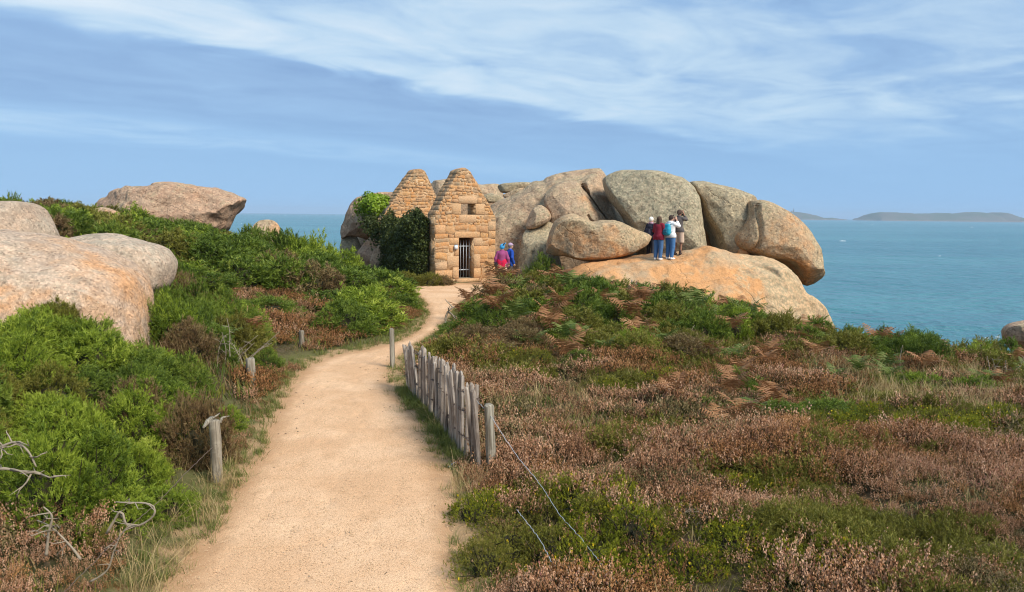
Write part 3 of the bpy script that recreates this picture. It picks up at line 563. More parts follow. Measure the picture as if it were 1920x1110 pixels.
def lay(parent, ring, holes, rowh, stonew, seed, place, mat_of, fixed=(), name='stone', v0=0.0, vmax=9, gap=.016):
    """courses of individual stones inside `ring`, skipping holes; fixed = dressed blocks given as rectangles"""
    rg = np.random.default_rng(seed); blocks = []
    for (a, b, c_, d, mt) in fixed: blocks.append(([(a, b), ((a+c_)/2, b-.006), (c_, b), (c_+.004, (b+d)/2), (c_, d), ((a+c_)/2, d+.005), (a, d), (a-.004, (b+d)/2)], mt, .018+.01*rg.random()))
    skip = list(holes)+[(a, b, c_, d) for (a, b, c_, d, mt) in fixed]
    v = v0; top = min(vmax, max(q[1] for q in ring)); umin = min(q[0] for q in ring); umax = max(q[0] for q in ring)
    wl = lambda u, v: v+.035*math.sin(u*3.1+v*5+seed)+.02*math.sin(u*7.7+v*11)
    while v < top-.05:
        h = rowh(v)*rg.uniform(.8, 1.25); v2 = min(v+h, top+.02); u = umin-.02*rg.random()
        free = [(umin, umax)]
        for (a, b, c_, d) in skip:
            if d > v+.35*h and b < v2-.35*h:
                nf = []
                for (s, e) in free:
                    if c_ <= s or a >= e: nf.append((s, e)); continue
                    if a > s: nf.append((s, a))
                    if c_ < e: nf.append((c_, e))
                free = nf
        for (s, e) in free:
            u = s
            while u < e-.03:
                wd = stonew(v)*rg.uniform(.6, 1.5); 
                if e-(u+wd) < stonew(v)*.45: wd = e-u
                cuts = [(v, v2)]
                if rg.random() < .22 and h > .17: cut = v+h*rg.uniform(.4, .6); cuts = [(v, cut), (cut, v2)]
                for (va, vb) in cuts:
                    u1, u2 = u+gap/2, u+wd-gap/2; g = gap/2
                    jt = lambda: rg.normal(0, .020)
                    a_, b_, c2, d_ = wl(u1, va)+g, wl(u2, va)+g, wl(u2, vb)-g, wl(u1, vb)-g
                    cx = min(.3*(u2-u1), .05); cy = min(.3*(d_-a_), .045)
                    pl = [(u1+cx*rg.random(), a_+jt()), ((u1+u2)/2, (a_+b_)/2+jt()), (u2-cx*rg.random(), b_+jt()), (u2+jt(), b_+cy+.1*(c2-b_)), (u2-cx*rg.random(), c2+jt()), ((u1+u2)/2+jt()*2, (c2+d_)/2+jt()), (u1+cx*rg.random(), d_+jt()), (u1+jt(), a_+cy+.3*(d_-a_))]
                    pl = clip_poly(pl, ring)
                    if len(pl) >= 3:
                        A = np.asarray(pl); ar = abs(np.sum(A[:, 0]*np.roll(A[:, 1], -1)-A[:, 1]*np.roll(A[:, 0], -1)))/2
                        bad = False
                        cc = A.mean(0)
                        for (ha, hb, hc, hd) in skip:
                            if ha < cc[0] < hc and hb < cc[1] < hd: bad = True
                            A[:, 1] = np.where((A[:, 0] > ha+.02) & (A[:, 0] < hc-.02) & (A[:, 1] > hb) & (A[:, 1] < hd), np.where(np.abs(A[:, 1]-hb) < np.abs(A[:, 1]-hd), hb, hd), A[:, 1])
                        if ar > .004 and not bad: blocks.append((A.tolist(), None, rg.uniform(.005, .018)))
                u += wd
        v = v2
    for i, (pl, mt, out) in enumerate(blocks):
        V, qs, ts = stone_mesh(pl, .1, out, seed*1000+i)
        c = V[:, :2].mean(0); V2, base, M3 = place(V, c)
        mm = mt or mat_of(c[0], c[1], rg)
        ob = link(name, mesh_np(name, V2, [qs, ts], mm), parent, base)
    return len(blocks)

def wall_core(name, ring, thick, holes, local, mat=M_MORTAR):
    """extruded wall with rectangular openings, cut into butting slices; `local` maps (u, depth, v) -> hut space"""
    us = [q[0] for q in ring]; vs = sorted(set([round(q[1], 4) for q in ring]+[h for r_ in holes for h in (r_[1], r_[3])])); mb = MB()
    def span(v):
        xs = []; 
        for (a, b) in zip(ring, ring[1:]+ring[:1]):
            if (a[1] <= v) != (b[1] <= v): xs.append(a[0]+(b[0]-a[0])*(v-a[1])/(b[1]-a[1]))
        return (min(xs), max(xs)) if xs else None
    for va, vb in zip(vs, vs[1:]):
        if vb-va < 1e-3: continue
        sa, sb = span(va+1e-4), span(vb-1e-4)
        if not sa or not sb: continue
        cuts = sorted([(r_[0], r_[2]) for r_ in holes if r_[1] < (va+vb)/2 < r_[3]]); segs = []; la, lb = sa[0], sb[0]
        for (a, b) in cuts: segs.append((la, lb, a, a)); la = lb = b
        segs.append((la, lb, sa[1], sb[1]))
        for (a0, b0, a1, b1) in segs:
            V = [(a0, 0, va), (a1, 0, va), (a1, thick, va), (a0, thick, va), (b0, 0, vb), (b1, 0, vb), (b1, thick, vb), (b0, thick, vb)]
            mb.add([local(*q) for q in V], [(3, 2, 1, 0), (4, 5, 6, 7), (0, 1, 5, 4), (1, 2, 6, 5), (2, 3, 7, 6), (3, 0, 4, 7)])
    return link(name, mb.mesh(name, mat), hut)

FRONT = [(0, -.3), (3.0, -.3), (3.0, 2.85), (2.78, 3.2), (2.45, 3.72), (1.98, 4.45), (1.66, 4.88), (1.42, 5.0), (1.16, 4.9), (.95, 4.55), (.55, 3.95), (.25, 3.35), (0, 2.92)]
DOOR, WIN = (1.16, .12, 1.90, 1.93), (1.26, 2.95, 1.97, 3.44)
front = wall_core('front_gable', FRONT, TW, [DOOR, WIN], lambda u, d, v: (u, d, v))
DR = M_DRESSED
fixed = [(.95, 1.94, 2.2, 2.2, DR), (1.14, 3.45, 2.06, 3.76, DR), (1.18, 2.6, 2.0, 2.94, DR),
         (.86, .12, 1.15, .62, DR), (.60, .64, 1.15, 1.12, DR), (.92, 1.14, 1.15, 1.62, DR), (.70, 1.64, 1.15, 1.92, DR),
         (1.91, .12, 2.26, .55, DR), (1.91, .57, 2.22, 1.18, DR), (1.91, 1.2, 2.6, 1.55, DR), (1.91, 1.57, 2.3, 1.92, DR),
         (.82, 2.97, 1.25, 3.43, DR), (1.98, 2.97, 2.42, 3.43, DR), (2.08, 3.47, 2.3, 3.7, DR),
         (2.62, 2.25, 3.0, 2.66, DR), (2.66, 1.9, 3.0, 2.23, None or M_STONE), (0.02, 2.1, .5, 2.5, DR), (0.02, .1, .84, .5, DR), (.02, .53, .57, .85, DR), (2.32, .1, 2.98, .62, DR)]
def place_front(V, c):
    return np.c_[V[:, 0]-c[0], -V[:, 2], V[:, 1]-c[1]], (c[0], 0, c[1]), None
def mat_front(u, v, rg):
    hgt = v > 3.9+.8*abs(u-1.4)*-1
    return M_STONE_OLD if (v > 4.3 and rg.random() < .7) or rg.random() < .12 else M_STONE
nst = lay(front, FRONT, [DOOR, WIN], lambda v: .31 if v < 2.2 else .145, lambda v: .46 if v < 2.2 else .24, 3, place_front, mat_front, fixed, v0=.02)
REAR = [(-.42, -.3), (3.1, -.3), (3.1, 2.95), (2.75, 3.55), (2.4, 4.2), (2.15, 4.75), (1.95, 5.12), (1.68, 5.22), (1.42, 5.16), (1.12, 4.8), (.62, 4.15), (.1, 3.4), (-.42, 2.75)]
rear = wall_core('rear_gable', REAR, .8, [], lambda u, d, v: (u-.05, L_H+d, v))
def place_rear(V, c): return np.c_[V[:, 0]-c[0], -V[:, 2], V[:, 1]-c[1]], (c[0]-.05, L_H, c[1]), None
lay(rear, REAR, [], lambda v: .15, lambda v: .29, 8, place_rear, lambda u, v, rg: M_STONE_OLD if v > 4.8 or rg.random() < .15 else M_STONE, v0=2.3)
# rough capping stones along the four raking edges
def cap_stones(parent, ring, y0, thick, seed, vmin):
    rg = np.random.default_rng(seed)
    for a, b in zip(ring, ring[1:]+ring[:1]):
        a, b = np.array(a, float), np.array(b, float)
        if min(a[1], b[1]) < vmin or abs(a[1]-b[1])+abs(a[0]-b[0]) < .05: continue
        Ls = np.linalg.norm(b-a); k = max(1, round(Ls/.2)); ang = math.atan2(b[1]-a[1], b[0]-a[0])
        for i in range(k):
            c = a+(b-a)*(i+.5)/k; hw = Ls/k*.5*rg.uniform(.85, 1.02)
            for (d0, d1) in ((.0, thick*rg.uniform(.4, .6)),):
                for (q0, q1) in ((d0-.004, d1-.012), (d1+.012, thick+.01)):
                    th = rg.uniform(.012, .045); V = []; yc = (q0+q1)/2
                    for s, zz in ((1.0, -.05), (1.02, th*.5), (.78, th)):
                        for (sx, sy) in ((-1, -1), (0, -1.06), (1, -1), (1.05, 0), (1, 1), (0, 1.05), (-1, 1), (-1.05, 0)):
                            V.append((sx*hw*s*rg.uniform(.88, 1.02), sy*(q1-q0)/2*s*rg.uniform(.92, 1.0), zz*rg.uniform(.85, 1.1)))
                    j = np.arange(8); jn = (j+1) % 8
                    qs = np.concatenate([np.stack([j, jn, 8+jn, 8+j], 1), np.stack([8+j, 8+jn, 16+jn, 16+j], 1)])
                    o = link('capping_stone', mesh_np('capping_stone', V, [qs, np.array([[16, 17, 18, 19, 20, 21, 22, 23]])], M_STONE_OLD), parent, (c[0], y0+yc, c[1]), (0, -ang if abs(ang) < 1.6 else math.pi-ang, 0))
cap_stones(front, [tuple(q) for q in FRONT], 0, TW, 5, 2.8); cap_stones(rear, [(u-.05, v) for u, v in REAR], L_H, .8, 6, 2.8)
# side walls
SIDE = [(0, -.3), (L_H-TW-.01, -.3), (L_H-TW-.01, 2.75), (3.4, 2.62), (2.2, 2.75), (1.0, 2.55), (0, 2.8)]
left = wall_core('side_wall', SIDE, .6, [], lambda u, d, v: (d+.012, TW+.005+u, v))
wall_core('side_wall', SIDE, .6, [], lambda u, d, v: (2.988-d, TW+.005+u, v))
LEFT_RING = [(0, 0), (L_H, 0), (L_H, 2.72), (0, 2.72)]
def place_left(V, c): return np.c_[-V[:, 2], -(V[:, 0]-c[0]), V[:, 1]-c[1]], (.012, 5.5-c[0], c[1]), None
lay(left, [(2.2, 0), (5.48, 0), (5.48, 2.74), (2.2, 2.66)], [], lambda v: .3 if v < 2 else .22, lambda v: .42, 21, place_left, lambda u, v, rg: M_STONE_OLD if rg.random() < .6 else M_STONE, v0=.02)
mb = MB(); mb.box((.62, TW+.01, 2.22), (2.38, L_H-.01, 2.5)); link('shade_slab', mb.mesh('shade_slab', M_MORTAR), hut)  # unseen slab added between the walls to keep the doorway dark
mb = MB(); mb.box((.62, .05, -.1), (2.38, L_H-.01, .06)); link('floor', mb.mesh('floor', M_SOIL), hut)
mb = MB(); V, qs, ts = stone_mesh([(.95, -.1), (1.55, -.1), (2.15, -.1), (2.17, .02), (2.12, .11), (1.55, .115), (.98, .11), (.94, .02)], .2, .30, 77)
mb.add(np.c_[V[:, 0], -V[:, 2], V[:, 1]], qs, ts); link('doorstep', mb.mesh('doorstep', M_DRESSED), hut)
# barred gate set back in the doorway
M_GALV = mat_plain('galvanised_steel', (.34, .37, .40), .5, .15, 20, metal=.5)
gate = empty('gate', (1.53, .30, .12)); gate.parent = hut
for k in range(5):
    mb = MB(); u = -.29+.145*k; mb.tube([(u, 0, .02), (u, 0, 1.68 if k % 2 else 1.70)], .0175, 8); link('bar', mb.mesh('bar', M_GALV, False), gate)
for z in (.36, 1.42):
    mb = MB(); mb.box((-.36, -.012, z-.025), (.36, .028, z+.025)); link('crossbar', mb.mesh('crossbar', M_GALV), gate)
mb = MB(); mb.box((.27, -.04, .84), (.37, .01, .95)); link('lock', mb.mesh('lock', M_GALV), gate)
M_NOTICE = bpy.data.materials.new('notice_paper'); n, p, o = principled(M_NOTICE, .5, .3); tc = n.n('ShaderNodeTexCoord')
sp = n.n('ShaderNodeSeparateXYZ'); n.l(tc.outputs['Generated'], sp.inputs[0])
st = n.math('MULTIPLY', n.math('GREATER_THAN', n.math('SINE', n.math('MULTIPLY', sp.outputs[2], 48)), .3), n.math('LESS_THAN', sp.outputs[2], .62))
n.l(n.mix(n.math('MULTIPLY', st, .35), n.mix(n.math('GREATER_THAN', sp.outputs[2], .75), (.80, .82, .84), (.45, .58, .75)), (.35, .38, .42)), p.inputs['Base Color'])
mb = MB(); mb.box((.90, -.105, 1.42), (1.06, -.085, 1.62)); link('notice', mb.mesh('notice', M_NOTICE), hut, )
mb = MB()
for (u, v) in ((.92, 1.44), (1.04, 1.44), (.92, 1.60), (1.04, 1.60)): mb.tube([(u, -.112, v), (u, -.02, v)], .006, 6)
link('notice_fixing', mb.mesh('notice_fixing', M_GALV), hut)
hutM = Matrix.Translation(HUT_O) @ Matrix.Rotation(HUT_A, 4, 'Z')
# ------------------------------------------------------------------ paling fence, posts, wires
def mat_wood(name, a, b, dark):
    m = bpy.data.materials.new(name); n, p, o = principled(m, .85, .15); tc = n.n('ShaderNodeTexCoord'); oi = n.n('ShaderNodeObjectInfo')
    ob = tc.outputs['Object']; off = n.n('ShaderNodeCombineXYZ'); n.l(n.math('MULTIPLY', oi.outputs['Random'], 37), off.inputs[0]); n.l(n.math('MULTIPLY', oi.outputs['Random'], 11), off.inputs[2])
    v = n.vmath('ADD', ob, off.outputs[0]); gr = n.noise(n.mapping(v, scale=(45, 45, 1.6)), 1, 5, .65, .5); bl = n.noise(v, 5, 4, .6)
    c = n.mix(oi.outputs['Random'], a, b); c = n.mix(n.ss(gr, .42, .62), dark, c); c = n.mix(n.math('MULTIPLY', n.ss(bl, .5, .75), .45), c, tuple(q*1.35 for q in a))
    c = n.mix(n.math('MULTIPLY', n.ss(n.noise(v, 13, 4, .7), .62, .74), .8), c, tuple(q*.55 for q in dark))
    n.l(c, p.inputs['Base Color']); n.l(n.bump(gr, .9, .012), p.inputs['Normal']); return m
M_PALE = mat_wood('weathered_chestnut', (.50, .435, .365), (.39, .325, .265), (.20, .155, .12))
M_POST = mat_wood('weathered_pine', (.38, .345, .27), (.31, .265, .20), (.17, .14, .10))
M_WIRE = mat_plain('galvanised_wire', (.50, .52, .54), .45, .15, 30, metal=.5)
M_RUST = mat_plain('rusty_wire', (.14, .10, .08), .7, .2, 30)

def pale_mesh(h, r, seed):
    rg = np.random.default_rng(seed); k = 7; ang = np.sort(rg.uniform(0, 2*math.pi, k)*.25+np.arange(k)*2*math.pi/k*.9); rad = r*rg.uniform(.72, 1.18, k); rad[:2] *= .8
    zs = [-.2, 0, .3*h, .6*h, .85*h, h-.03, h]; sc = [1.05, 1.04, 1, .97, .93, .88, rg.uniform(.25, .75)]; bx = rg.normal(0, .012, 2); V = []
    for z, s in zip(zs, sc):
        w_ = math.sin(z/h*2.6+seed)*.9; tilt = rg.uniform(-.012, .012) if z == h else 0
        V += [(math.cos(a)*q*s+bx[0]*w_, math.sin(a)*q*s*.75+bx[1]*w_, z+tilt*math.cos(a)*2) for a, q in zip(ang, rad)]
    j = np.arange(k); jn = (j+1) % k; qs = np.concatenate([np.stack([i*k+j, i*k+jn, (i+1)*k+jn, (i+1)*k+j], 1) for i in range(len(zs)-1)])
    return mesh_np('picket', V, [qs, np.array([[(len(zs)-1)*k+q for q in range(k)]])], M_PALE)
FL = smooth_line([tuple(ground(*q))[:2] for q in [(898, 886), (868, 858), (843, 822), (818, 790), (790, 759), (764, 730)]], 200)
flen = np.r_[0, np.cumsum(np.linalg.norm(np.diff(FL, axis=0), axis=1))]
fence = empty('paling_fence', (FL[100, 0], FL[100, 1], 0)); tag(fence, 'weathered split paling fence along the right edge of the gravel path', 'fence')
fo = np.array([FL[100, 0], FL[100, 1], 0]); tops = []
s = 0.0; k = 0
while s < flen[-1]:
    i = int(np.searchsorted(flen, s)); q = FL[min(i, 199)]; h = (1.04-.22*s/flen[-1])*random.uniform(.9, 1.06); r_ = random.uniform(.030, .050)
    lean = (random.gauss(0, .05), random.gauss(0, .045)+.05, random.uniform(0, 6))
    if k in (0, 1, 2): lean = (random.gauss(.0, .03), -.13 if k != 1 else .02, 1.0); h *= .97
    o = link('picket', pale_mesh(h, r_, 100+k), fence, (q[0]-fo[0]+random.gauss(0, .015), q[1]-fo[1], .02), lean)
    s += random.uniform(.070, .115) if k not in (2,) else .2; k += 1
for z, sag in ((.30, .01), (.62, .012), (.86, .01)):
    pts = np.array([(q[0]-fo[0]+math.sin(i*1.3)*.045, q[1]-fo[1]+math.cos(i*1.3)*.03, z*(1-.13*i/199)+.012*math.sin(i*.41)) for i, q in enumerate(FL)])[::2]
    mb = MB(); mb.tube(pts, .0035, 5); pts2 = pts.copy(); pts2[:, :2] = 2*(FL[::2]-fo[:2])-pts[:, :2]; mb.tube(pts2, .0035, 5); link('wire', mb.mesh('wire', M_RUST), fence)

def post(name, px, py, h, r, lean, label, group=None, top='flat', square=False, sub=.25):
    g = ground(px, py); z = zat(g.x, g.y); rg = np.random.default_rng(px); k = 10; V = []
    zs = [-sub, 0, h*.35, h*.7, h-.015, h]; sc = [1.05, 1.03, 1, .98, .97, .86]
    for zz, s_ in zip(zs, sc):
        for j in range(k):
            a = 2*math.pi*j/k; q = r*s_*(1+.07*math.sin(3*a+px)+.05*rg.normal()); 
            if square: q *= 1/max(abs(math.cos(a)), abs(math.sin(a)))**.7*.9
            V.append((math.cos(a)*q, math.sin(a)*q, zz+(random.uniform(-.01, .012) if zz == h else 0)))
    j = np.arange(k); jn = (j+1) % k; qs = np.concatenate([np.stack([i*k+j, i*k+jn, (i+1)*k+jn, (i+1)*k+j], 1) for i in range(5)])
    o = link(name, mesh_np(name, V, [qs, np.array([list(range(5*k, 6*k))])], M_POST), loc=(g.x, g.y, z), rot=(*lean, rg.uniform(0, 3)))
    mb = MB()
    for zz in (h*.82, h*.3): mb.tube([(r*.8, 0, zz), (r*1.25, 0, zz), (r*1.25, 0, zz-.04)], .006, 5)
    link('staple', mb.mesh('staple', M_RUST), o)
    return tag(o, label, 'post', group)
GP = 'low wooden posts along the path'
P_A = post('wooden_post', 921, 888, .82, .058, (0, -.055), 'leaning round post standing alone at the near end of the paling fence', GP)
P_B = post('wooden_post', 407, 908, .70, .058, (0, -.02), 'grey post with split top among gorse left of the path, nearest the camera', GP)
P_C = post('wooden_post', 473, 742, .50, .075, (0, .07), 'short thick post in heather left of the path, second from the camera', GP)
P_D = post('wooden_post', 566, 663, .36, .055, (0, .02), 'small post farthest along the left verge of the path', GP)
P_E = post('wooden_post', 736, 690, .76, .05, (0, .06), 'slim tall square post at the path edge just past the fence end', GP, square=True)
mb = MB(); mb.tube([(-.16, .03, .655), (-.05, .045, .69), (.06, .06, .70)], [.012, .03, .026], 6); mb.tube([(.03, -.05, .66), (.12, -.02, .69), (.24, -.03, .675)], [.018, .014, .006], 5); mb.tube([(.02, .03, .71), (.10, .02, .725), (.19, .05, .72)], [.012, .010, .004], 5)
link('broken_rail', mb.mesh('broken_rail', M_POST), P_B)
def wire(name, pts3, label, r=.0036, mat=None):
    P = smooth_line(pts3, max(30, len(pts3)*10)); P[:, 2] += np.array([random.gauss(0, .004) for _ in P])
    mb = MB(); o0 = P[len(P)//2].copy(); mb.tube(P-o0, r, 5); o = link(name, mb.mesh(name, mat or M_WIRE), loc=tuple(o0)); return tag(o, label, 'wire')
def px3(x, y, Y): return tuple(at(x, y, Y))
pa = P_A.location
wire('fence_wire', [(pa.x-.2, pa.y+.16, .84), (pa.x-.1, pa.y+.03, .78), (pa.x-.02, pa.y-.055, .72), px3(962, 845, 7.9), px3(1010, 905, 7.35), px3(1050, 965, 6.55), px3(1090, 1010, 6.05), px3(1125, 1055, 5.62), px3(1172, 1112, 5.2), px3(1220, 1180, 4.8)], 'slack pale wire running from the lone post down through the right heather')
wire('fence_wire', [px3(968, 955, 6.7), px3(992, 985, 6.35), px3(1012, 1012, 6.05), px3(1035, 1055, 5.7), px3(1052, 1085, 5.45)], 'short end of loose wire in the green mat left of the long wire', .0035)
wire('fence_wire', [(P_B.location.x, P_B.location.y-.06, .45), px3(345, 890, 7.0), px3(300, 938, 6.5), px3(240, 990, 6.0), px3(180, 1050, 5.5), px3(120, 1112, 5.1)], 'wire slanting down from the nearest left post through the gorse', .003, M_RUST)
wire('fence_wire', [px3(838, 878, 8.5), px3(858, 866, 8.55), px3(872, 885, 8.45), px3(884, 905, 8.3)], 'bent loose wire poking out at the fence foot', .004)
# remains of an old paling below the orange slab
of = empty('paling_fence', tuple(at(1215, 552, 26.4))); of['label'] = 'small broken grey paling half sunk in bracken before the orange slab'; of['category'] = 'fence'
o0 = at(1215, 552, 26.4)
for (x, yt, yb) in ((1180, 536, 560), (1186, 524, 560), (1192, 527, 560), (1206, 538, 562), (1215, 534, 562), (1225, 536, 563), (1232, 540, 563), (1243, 526, 566)):
    a = at(x, yb, 26.4); b = at(x, yt, 26.4); me = pale_mesh(b.z-a.z+.35, .03 if x in (1206, 1215, 1225, 1232) else .05, x)
    link('picket', me, of, (a.x-o0.x, random.gauss(0, .03), a.z-o0.z-.35), (random.gauss(0, .05), random.gauss(0, .09) if x != 1232 else .3, x))
# ------------------------------------------------------------------ people: one continuous surface grown from rounded limbs
def surface_nets(Fv, org, h):
    s = Fv < 0; nx, ny, nz = Fv.shape
    c = [s[dx:nx-1+dx, dy:ny-1+dy, dz:nz-1+dz] for dx in (0, 1) for dy in (0, 1) for dz in (0, 1)]
    cnt = sum(q.astype(np.int8) for q in c); act = (cnt > 0) & (cnt < 8); idx = -np.ones(act.shape, np.int64); I = np.argwhere(act); idx[act] = np.arange(len(I))
    acc = np.zeros((len(I), 3)); num = np.zeros(len(I)); co = [(dx, dy, dz) for dx in (0, 1) for dy in (0, 1) for dz in (0, 1)]
    for a in range(8):
        for b in range(a+1, 8):
            if sum(abs(co[a][k]-co[b][k]) for k in range(3)) != 1: continue
            fa = Fv[I[:, 0]+co[a][0], I[:, 1]+co[a][1], I[:, 2]+co[a][2]]; fb = Fv[I[:, 0]+co[b][0], I[:, 1]+co[b][1], I[:, 2]+co[b][2]]
            x = (fa < 0) != (fb < 0); t = np.where(x, fa/np.where(x, fa-fb, 1), 0)
            pt = np.array(co[a])+(np.array(co[b])-np.array(co[a]))*t[:, None]; acc += np.where(x[:, None], pt, 0); num += x
    V = (I+acc/num[:, None])*h+org; Q = []
    for ax in range(3):
        sl0 = [slice(0, -1) if k == ax else slice(1, -1) for k in range(3)]; sl1 = [slice(1, None) if k == ax else slice(1, -1) for k in range(3)]
        a, b = s[tuple(sl0)], s[tuple(sl1)]; E = np.argwhere(a != b); flip = a[tuple(E.T)]
        for k in range(3):
            if k != ax: E[:, k] += 1
        u, v = [(1, 2), (2, 0), (0, 1)][ax]; du = np.zeros(3, int); dv = np.zeros(3, int); du[u] = 1; dv[v] = 1
        g = lambda o_: idx[tuple((E-o_).T)]
        q = np.stack([g(du+dv), g(dv), g(0*du), g(du)], 1); q[~flip] = q[~flip][:, ::-1]; Q.append(q)
    return V, np.concatenate(Q)
def grow(prims, h=.012, cut=None, k=.03):
    """prims: (a, b, ra, rb[, k]) rounded cones or ('e', centre, radii) ellipsoids, smooth-joined; cut(P) > 0 is trimmed away"""
    lo = np.full(3, 9.); hi = -lo
    for q in prims:
        if isinstance(q[0], str): a = np.array(q[1]); r = np.array(q[2]); lo = np.minimum(lo, a-r); hi = np.maximum(hi, a+r)
        else:
            for a, r in ((q[0], q[2]), (q[1], q[3])): lo = np.minimum(lo, np.array(a)-r); hi = np.maximum(hi, np.array(a)+r)
    lo -= 3*h+.01; hi += 3*h+.01; N = np.ceil((hi-lo)/h).astype(int)+1; Fv = np.full(N, .5)
    ax = [lo[i]+h*np.arange(N[i]) for i in range(3)]
    for q in prims:
        kk = k
        if isinstance(q[0], str): a = np.array(q[1]); r = np.array(q[2]); l2, h2 = a-r-.08, a+r+.08
        else:
            a, b, ra, rb = np.array(q[0], float), np.array(q[1], float), q[2], q[3]; rm = max(ra, rb)+.08; l2, h2 = np.minimum(a, b)-rm, np.maximum(a, b)+rm
            if len(q) > 4: kk = q[4]
        i0 = np.clip(((l2-lo)/h).astype(int), 0, N); i1 = np.clip(((h2-lo)/h).astype(int)+1, 0, N); sl = tuple(slice(i0[i], i1[i]) for i in range(3))
        P = np.stack(np.meshgrid(*[ax[i][sl[i]] for i in range(3)], indexing='ij'), -1)
        if isinstance(q[0], str):
            e = (P-a)/r; l = np.linalg.norm(e, axis=-1); d = (l-1)*r.min()
        else:
            ab = b-a; t = np.clip(((P-a) @ ab)/max(ab @ ab, 1e-9), 0, 1); d = np.linalg.norm(P-a-t[..., None]*ab, axis=-1)-(ra+(rb-ra)*t)
        f = Fv[sl]; hh = np.clip(.5+.5*(f-d)/kk, 0, 1); Fv[sl] = f*(1-hh)+d*hh-kk*hh*(1-hh)
    if cut is not None:
        P = np.stack(np.meshgrid(*ax, indexing='ij'), -1); Fv = np.maximum(Fv, cut(P))
    return surface_nets(Fv, lo, h)
M_SKIN = mat_plain('skin', (.50, .29, .20), .55, .08, 15); M_SKIN2 = mat_plain('tanned_skin', (.30, .15, .09), .55, .08, 15); M_EYE = mat_plain('eye', (.03, .02, .02), .3, .1); M_LIP = mat_plain('lip', (.42, .17, .14), .5, .1)
CL = {}
def cloth(c, rough=.85):
    if c not in CL: CL[c] = mat_plain('cloth_%d' % len(CL), c, rough, .18, 18, bump=.004)
    return CL[c]
def person(loc, heading, label, group, J={}, height=1.70, build=1.0, skin=None, wear=(), hair=None, long_hair=False, head_turn=0.0, bald=False):
    """local frame: facing +Y, right = +X. J overrides joints; wear = list of (name, colour, kind, extra)"""
    skin = skin or M_SKIN
    j = dict(pel=(0, 0, .93), wai=(0, .0, 1.08), che=(0, .01, 1.28), nek=(0, .0, 1.46), hed=(0, .025, 1.595),
             hpL=(-.095, 0, .92), hpR=(.095, 0, .92), knL=(-.105, .02, .50), knR=(.105, .02, .50), anL=(-.105, -.02, .09), anR=(.105, -.02, .09),
             shL=(-.160, 0, 1.375), shR=(.160, 0, 1.375), elL=(-.235, -.03, 1.13), elR=(.235, -.03, 1.13), wrL=(-.24, .06, .90), wrR=(.24, .06, .90))
    j.update(J); s = height/1.72; g = {k: np.array(v, float) for k, v in j.items()}; b = build
    limb = []
    limb += [(g['pel'], g['wai'], .125*b, .115*b), (g['wai'], g['che'], .115*b, .13*b), (g['che']+(-.06, 0, .06), g['che']+(.06, 0, .06), .10*b, .10*b), (g['shL'], g['shR'], .06, .06), (g['che']+(0, 0, .1), g['nek'], .07, .055), (g['nek'], g['hed']+(0, -.01, -.04), .052, .05)]
    for S_ in 'LR':
        limb += [(g['pel'], g['hp'+S_], .11*b, .10*b), (g['hp'+S_], g['kn'+S_], .092*b, .058*b), (g['kn'+S_], g['an'+S_], .056*b, .038), (g['an'+S_]+(0, -.02, -.04), g['an'+S_]+(0, .15, -.055), .04, .03),
                 (g['sh'+S_], g['el'+S_], .052*b, .04*b), (g['el'+S_], g['wr'+S_], .040*b, .027)]
    hd = g['hed']; face = np.array([math.sin(head_turn), math.cos(head_turn), 0]); side = np.array([face[1], -face[0], 0])
    limb += [('e', hd, (.078, .095, .112)), ('e', hd+face*.02+np.array([0, 0, -.055]), (.058, .068, .06)), (hd+face*.090+(0, 0, -.0), hd+face*.108+np.array([0, 0, -.028]), .012, .015, .012)]
    for q in (-1, 1): limb.append((hd+side*.076*q+np.array([0, 0, .012]), hd+side*.082*q-np.array([0, 0, .025]), .012, .010, .01))
    hands = []
    for S_ in 'LR':
        w_, e_ = g['wr'+S_], g['el'+S_]; d = (w_-e_)/np.linalg.norm(w_-e_); q = 1 if S_ == 'R' else -1; out = np.cross(d, (0, 1, 0)); out = out/max(np.linalg.norm(out), 1e-6) if np.linalg.norm(out) > .2 else np.array([1., 0, 0])
        fw = np.cross(out, d); palm = w_+d*.075; limb.append((w_, palm, .027, .034, .015))
        for f, (o_, L) in enumerate(((-.030, .060), (-.010, .072), (.010, .068), (.029, .052))):
            r0 = palm+fw*o_; m_ = r0+d*L*.55-out*q*.010; limb += [(r0, m_, .0115, .0105, .006), (m_, m_+d*L*.5-out*q*.022, .0105, .0095, .006)]
        t0 = w_+d*.03-fw*.025; limb += [(t0, t0+d*.035-fw*.022, .013, .011, .006), (t0+d*.035-fw*.022, t0+d*.065-fw*.024-out*q*.012, .011, .0095, .006)]
    sc = lambda V: V*s
    root = empty('person', loc, heading); tag(root, label, 'person', group)
    V, Q = grow(limb, .0105); link('body', mesh_np('body', sc(V), Q, skin, True), root)
    mbm = MB()
    for q in (-1, 1):
        c = hd+face*.078+side*.032*q+np.array([0, 0, .012]); mbm.tube([c, c+face*.012], [.013, .008], 8)
    link('eyes', mesh_np('eyes', sc(np.concatenate(mbm.v)), [np.concatenate(mbm.q)]+mbm.extra, M_EYE), root)
    c = hd+face*.078+np.array([0, 0, -.058]); mbm = MB(); mbm.tube([c-side*.024, c+face*.01, c+side*.024], [.005, .009, .005], 6)
    link('mouth', mesh_np('mouth', sc(np.concatenate(mbm.v)), [np.concatenate(mbm.q)]+mbm.extra, M_LIP), root)
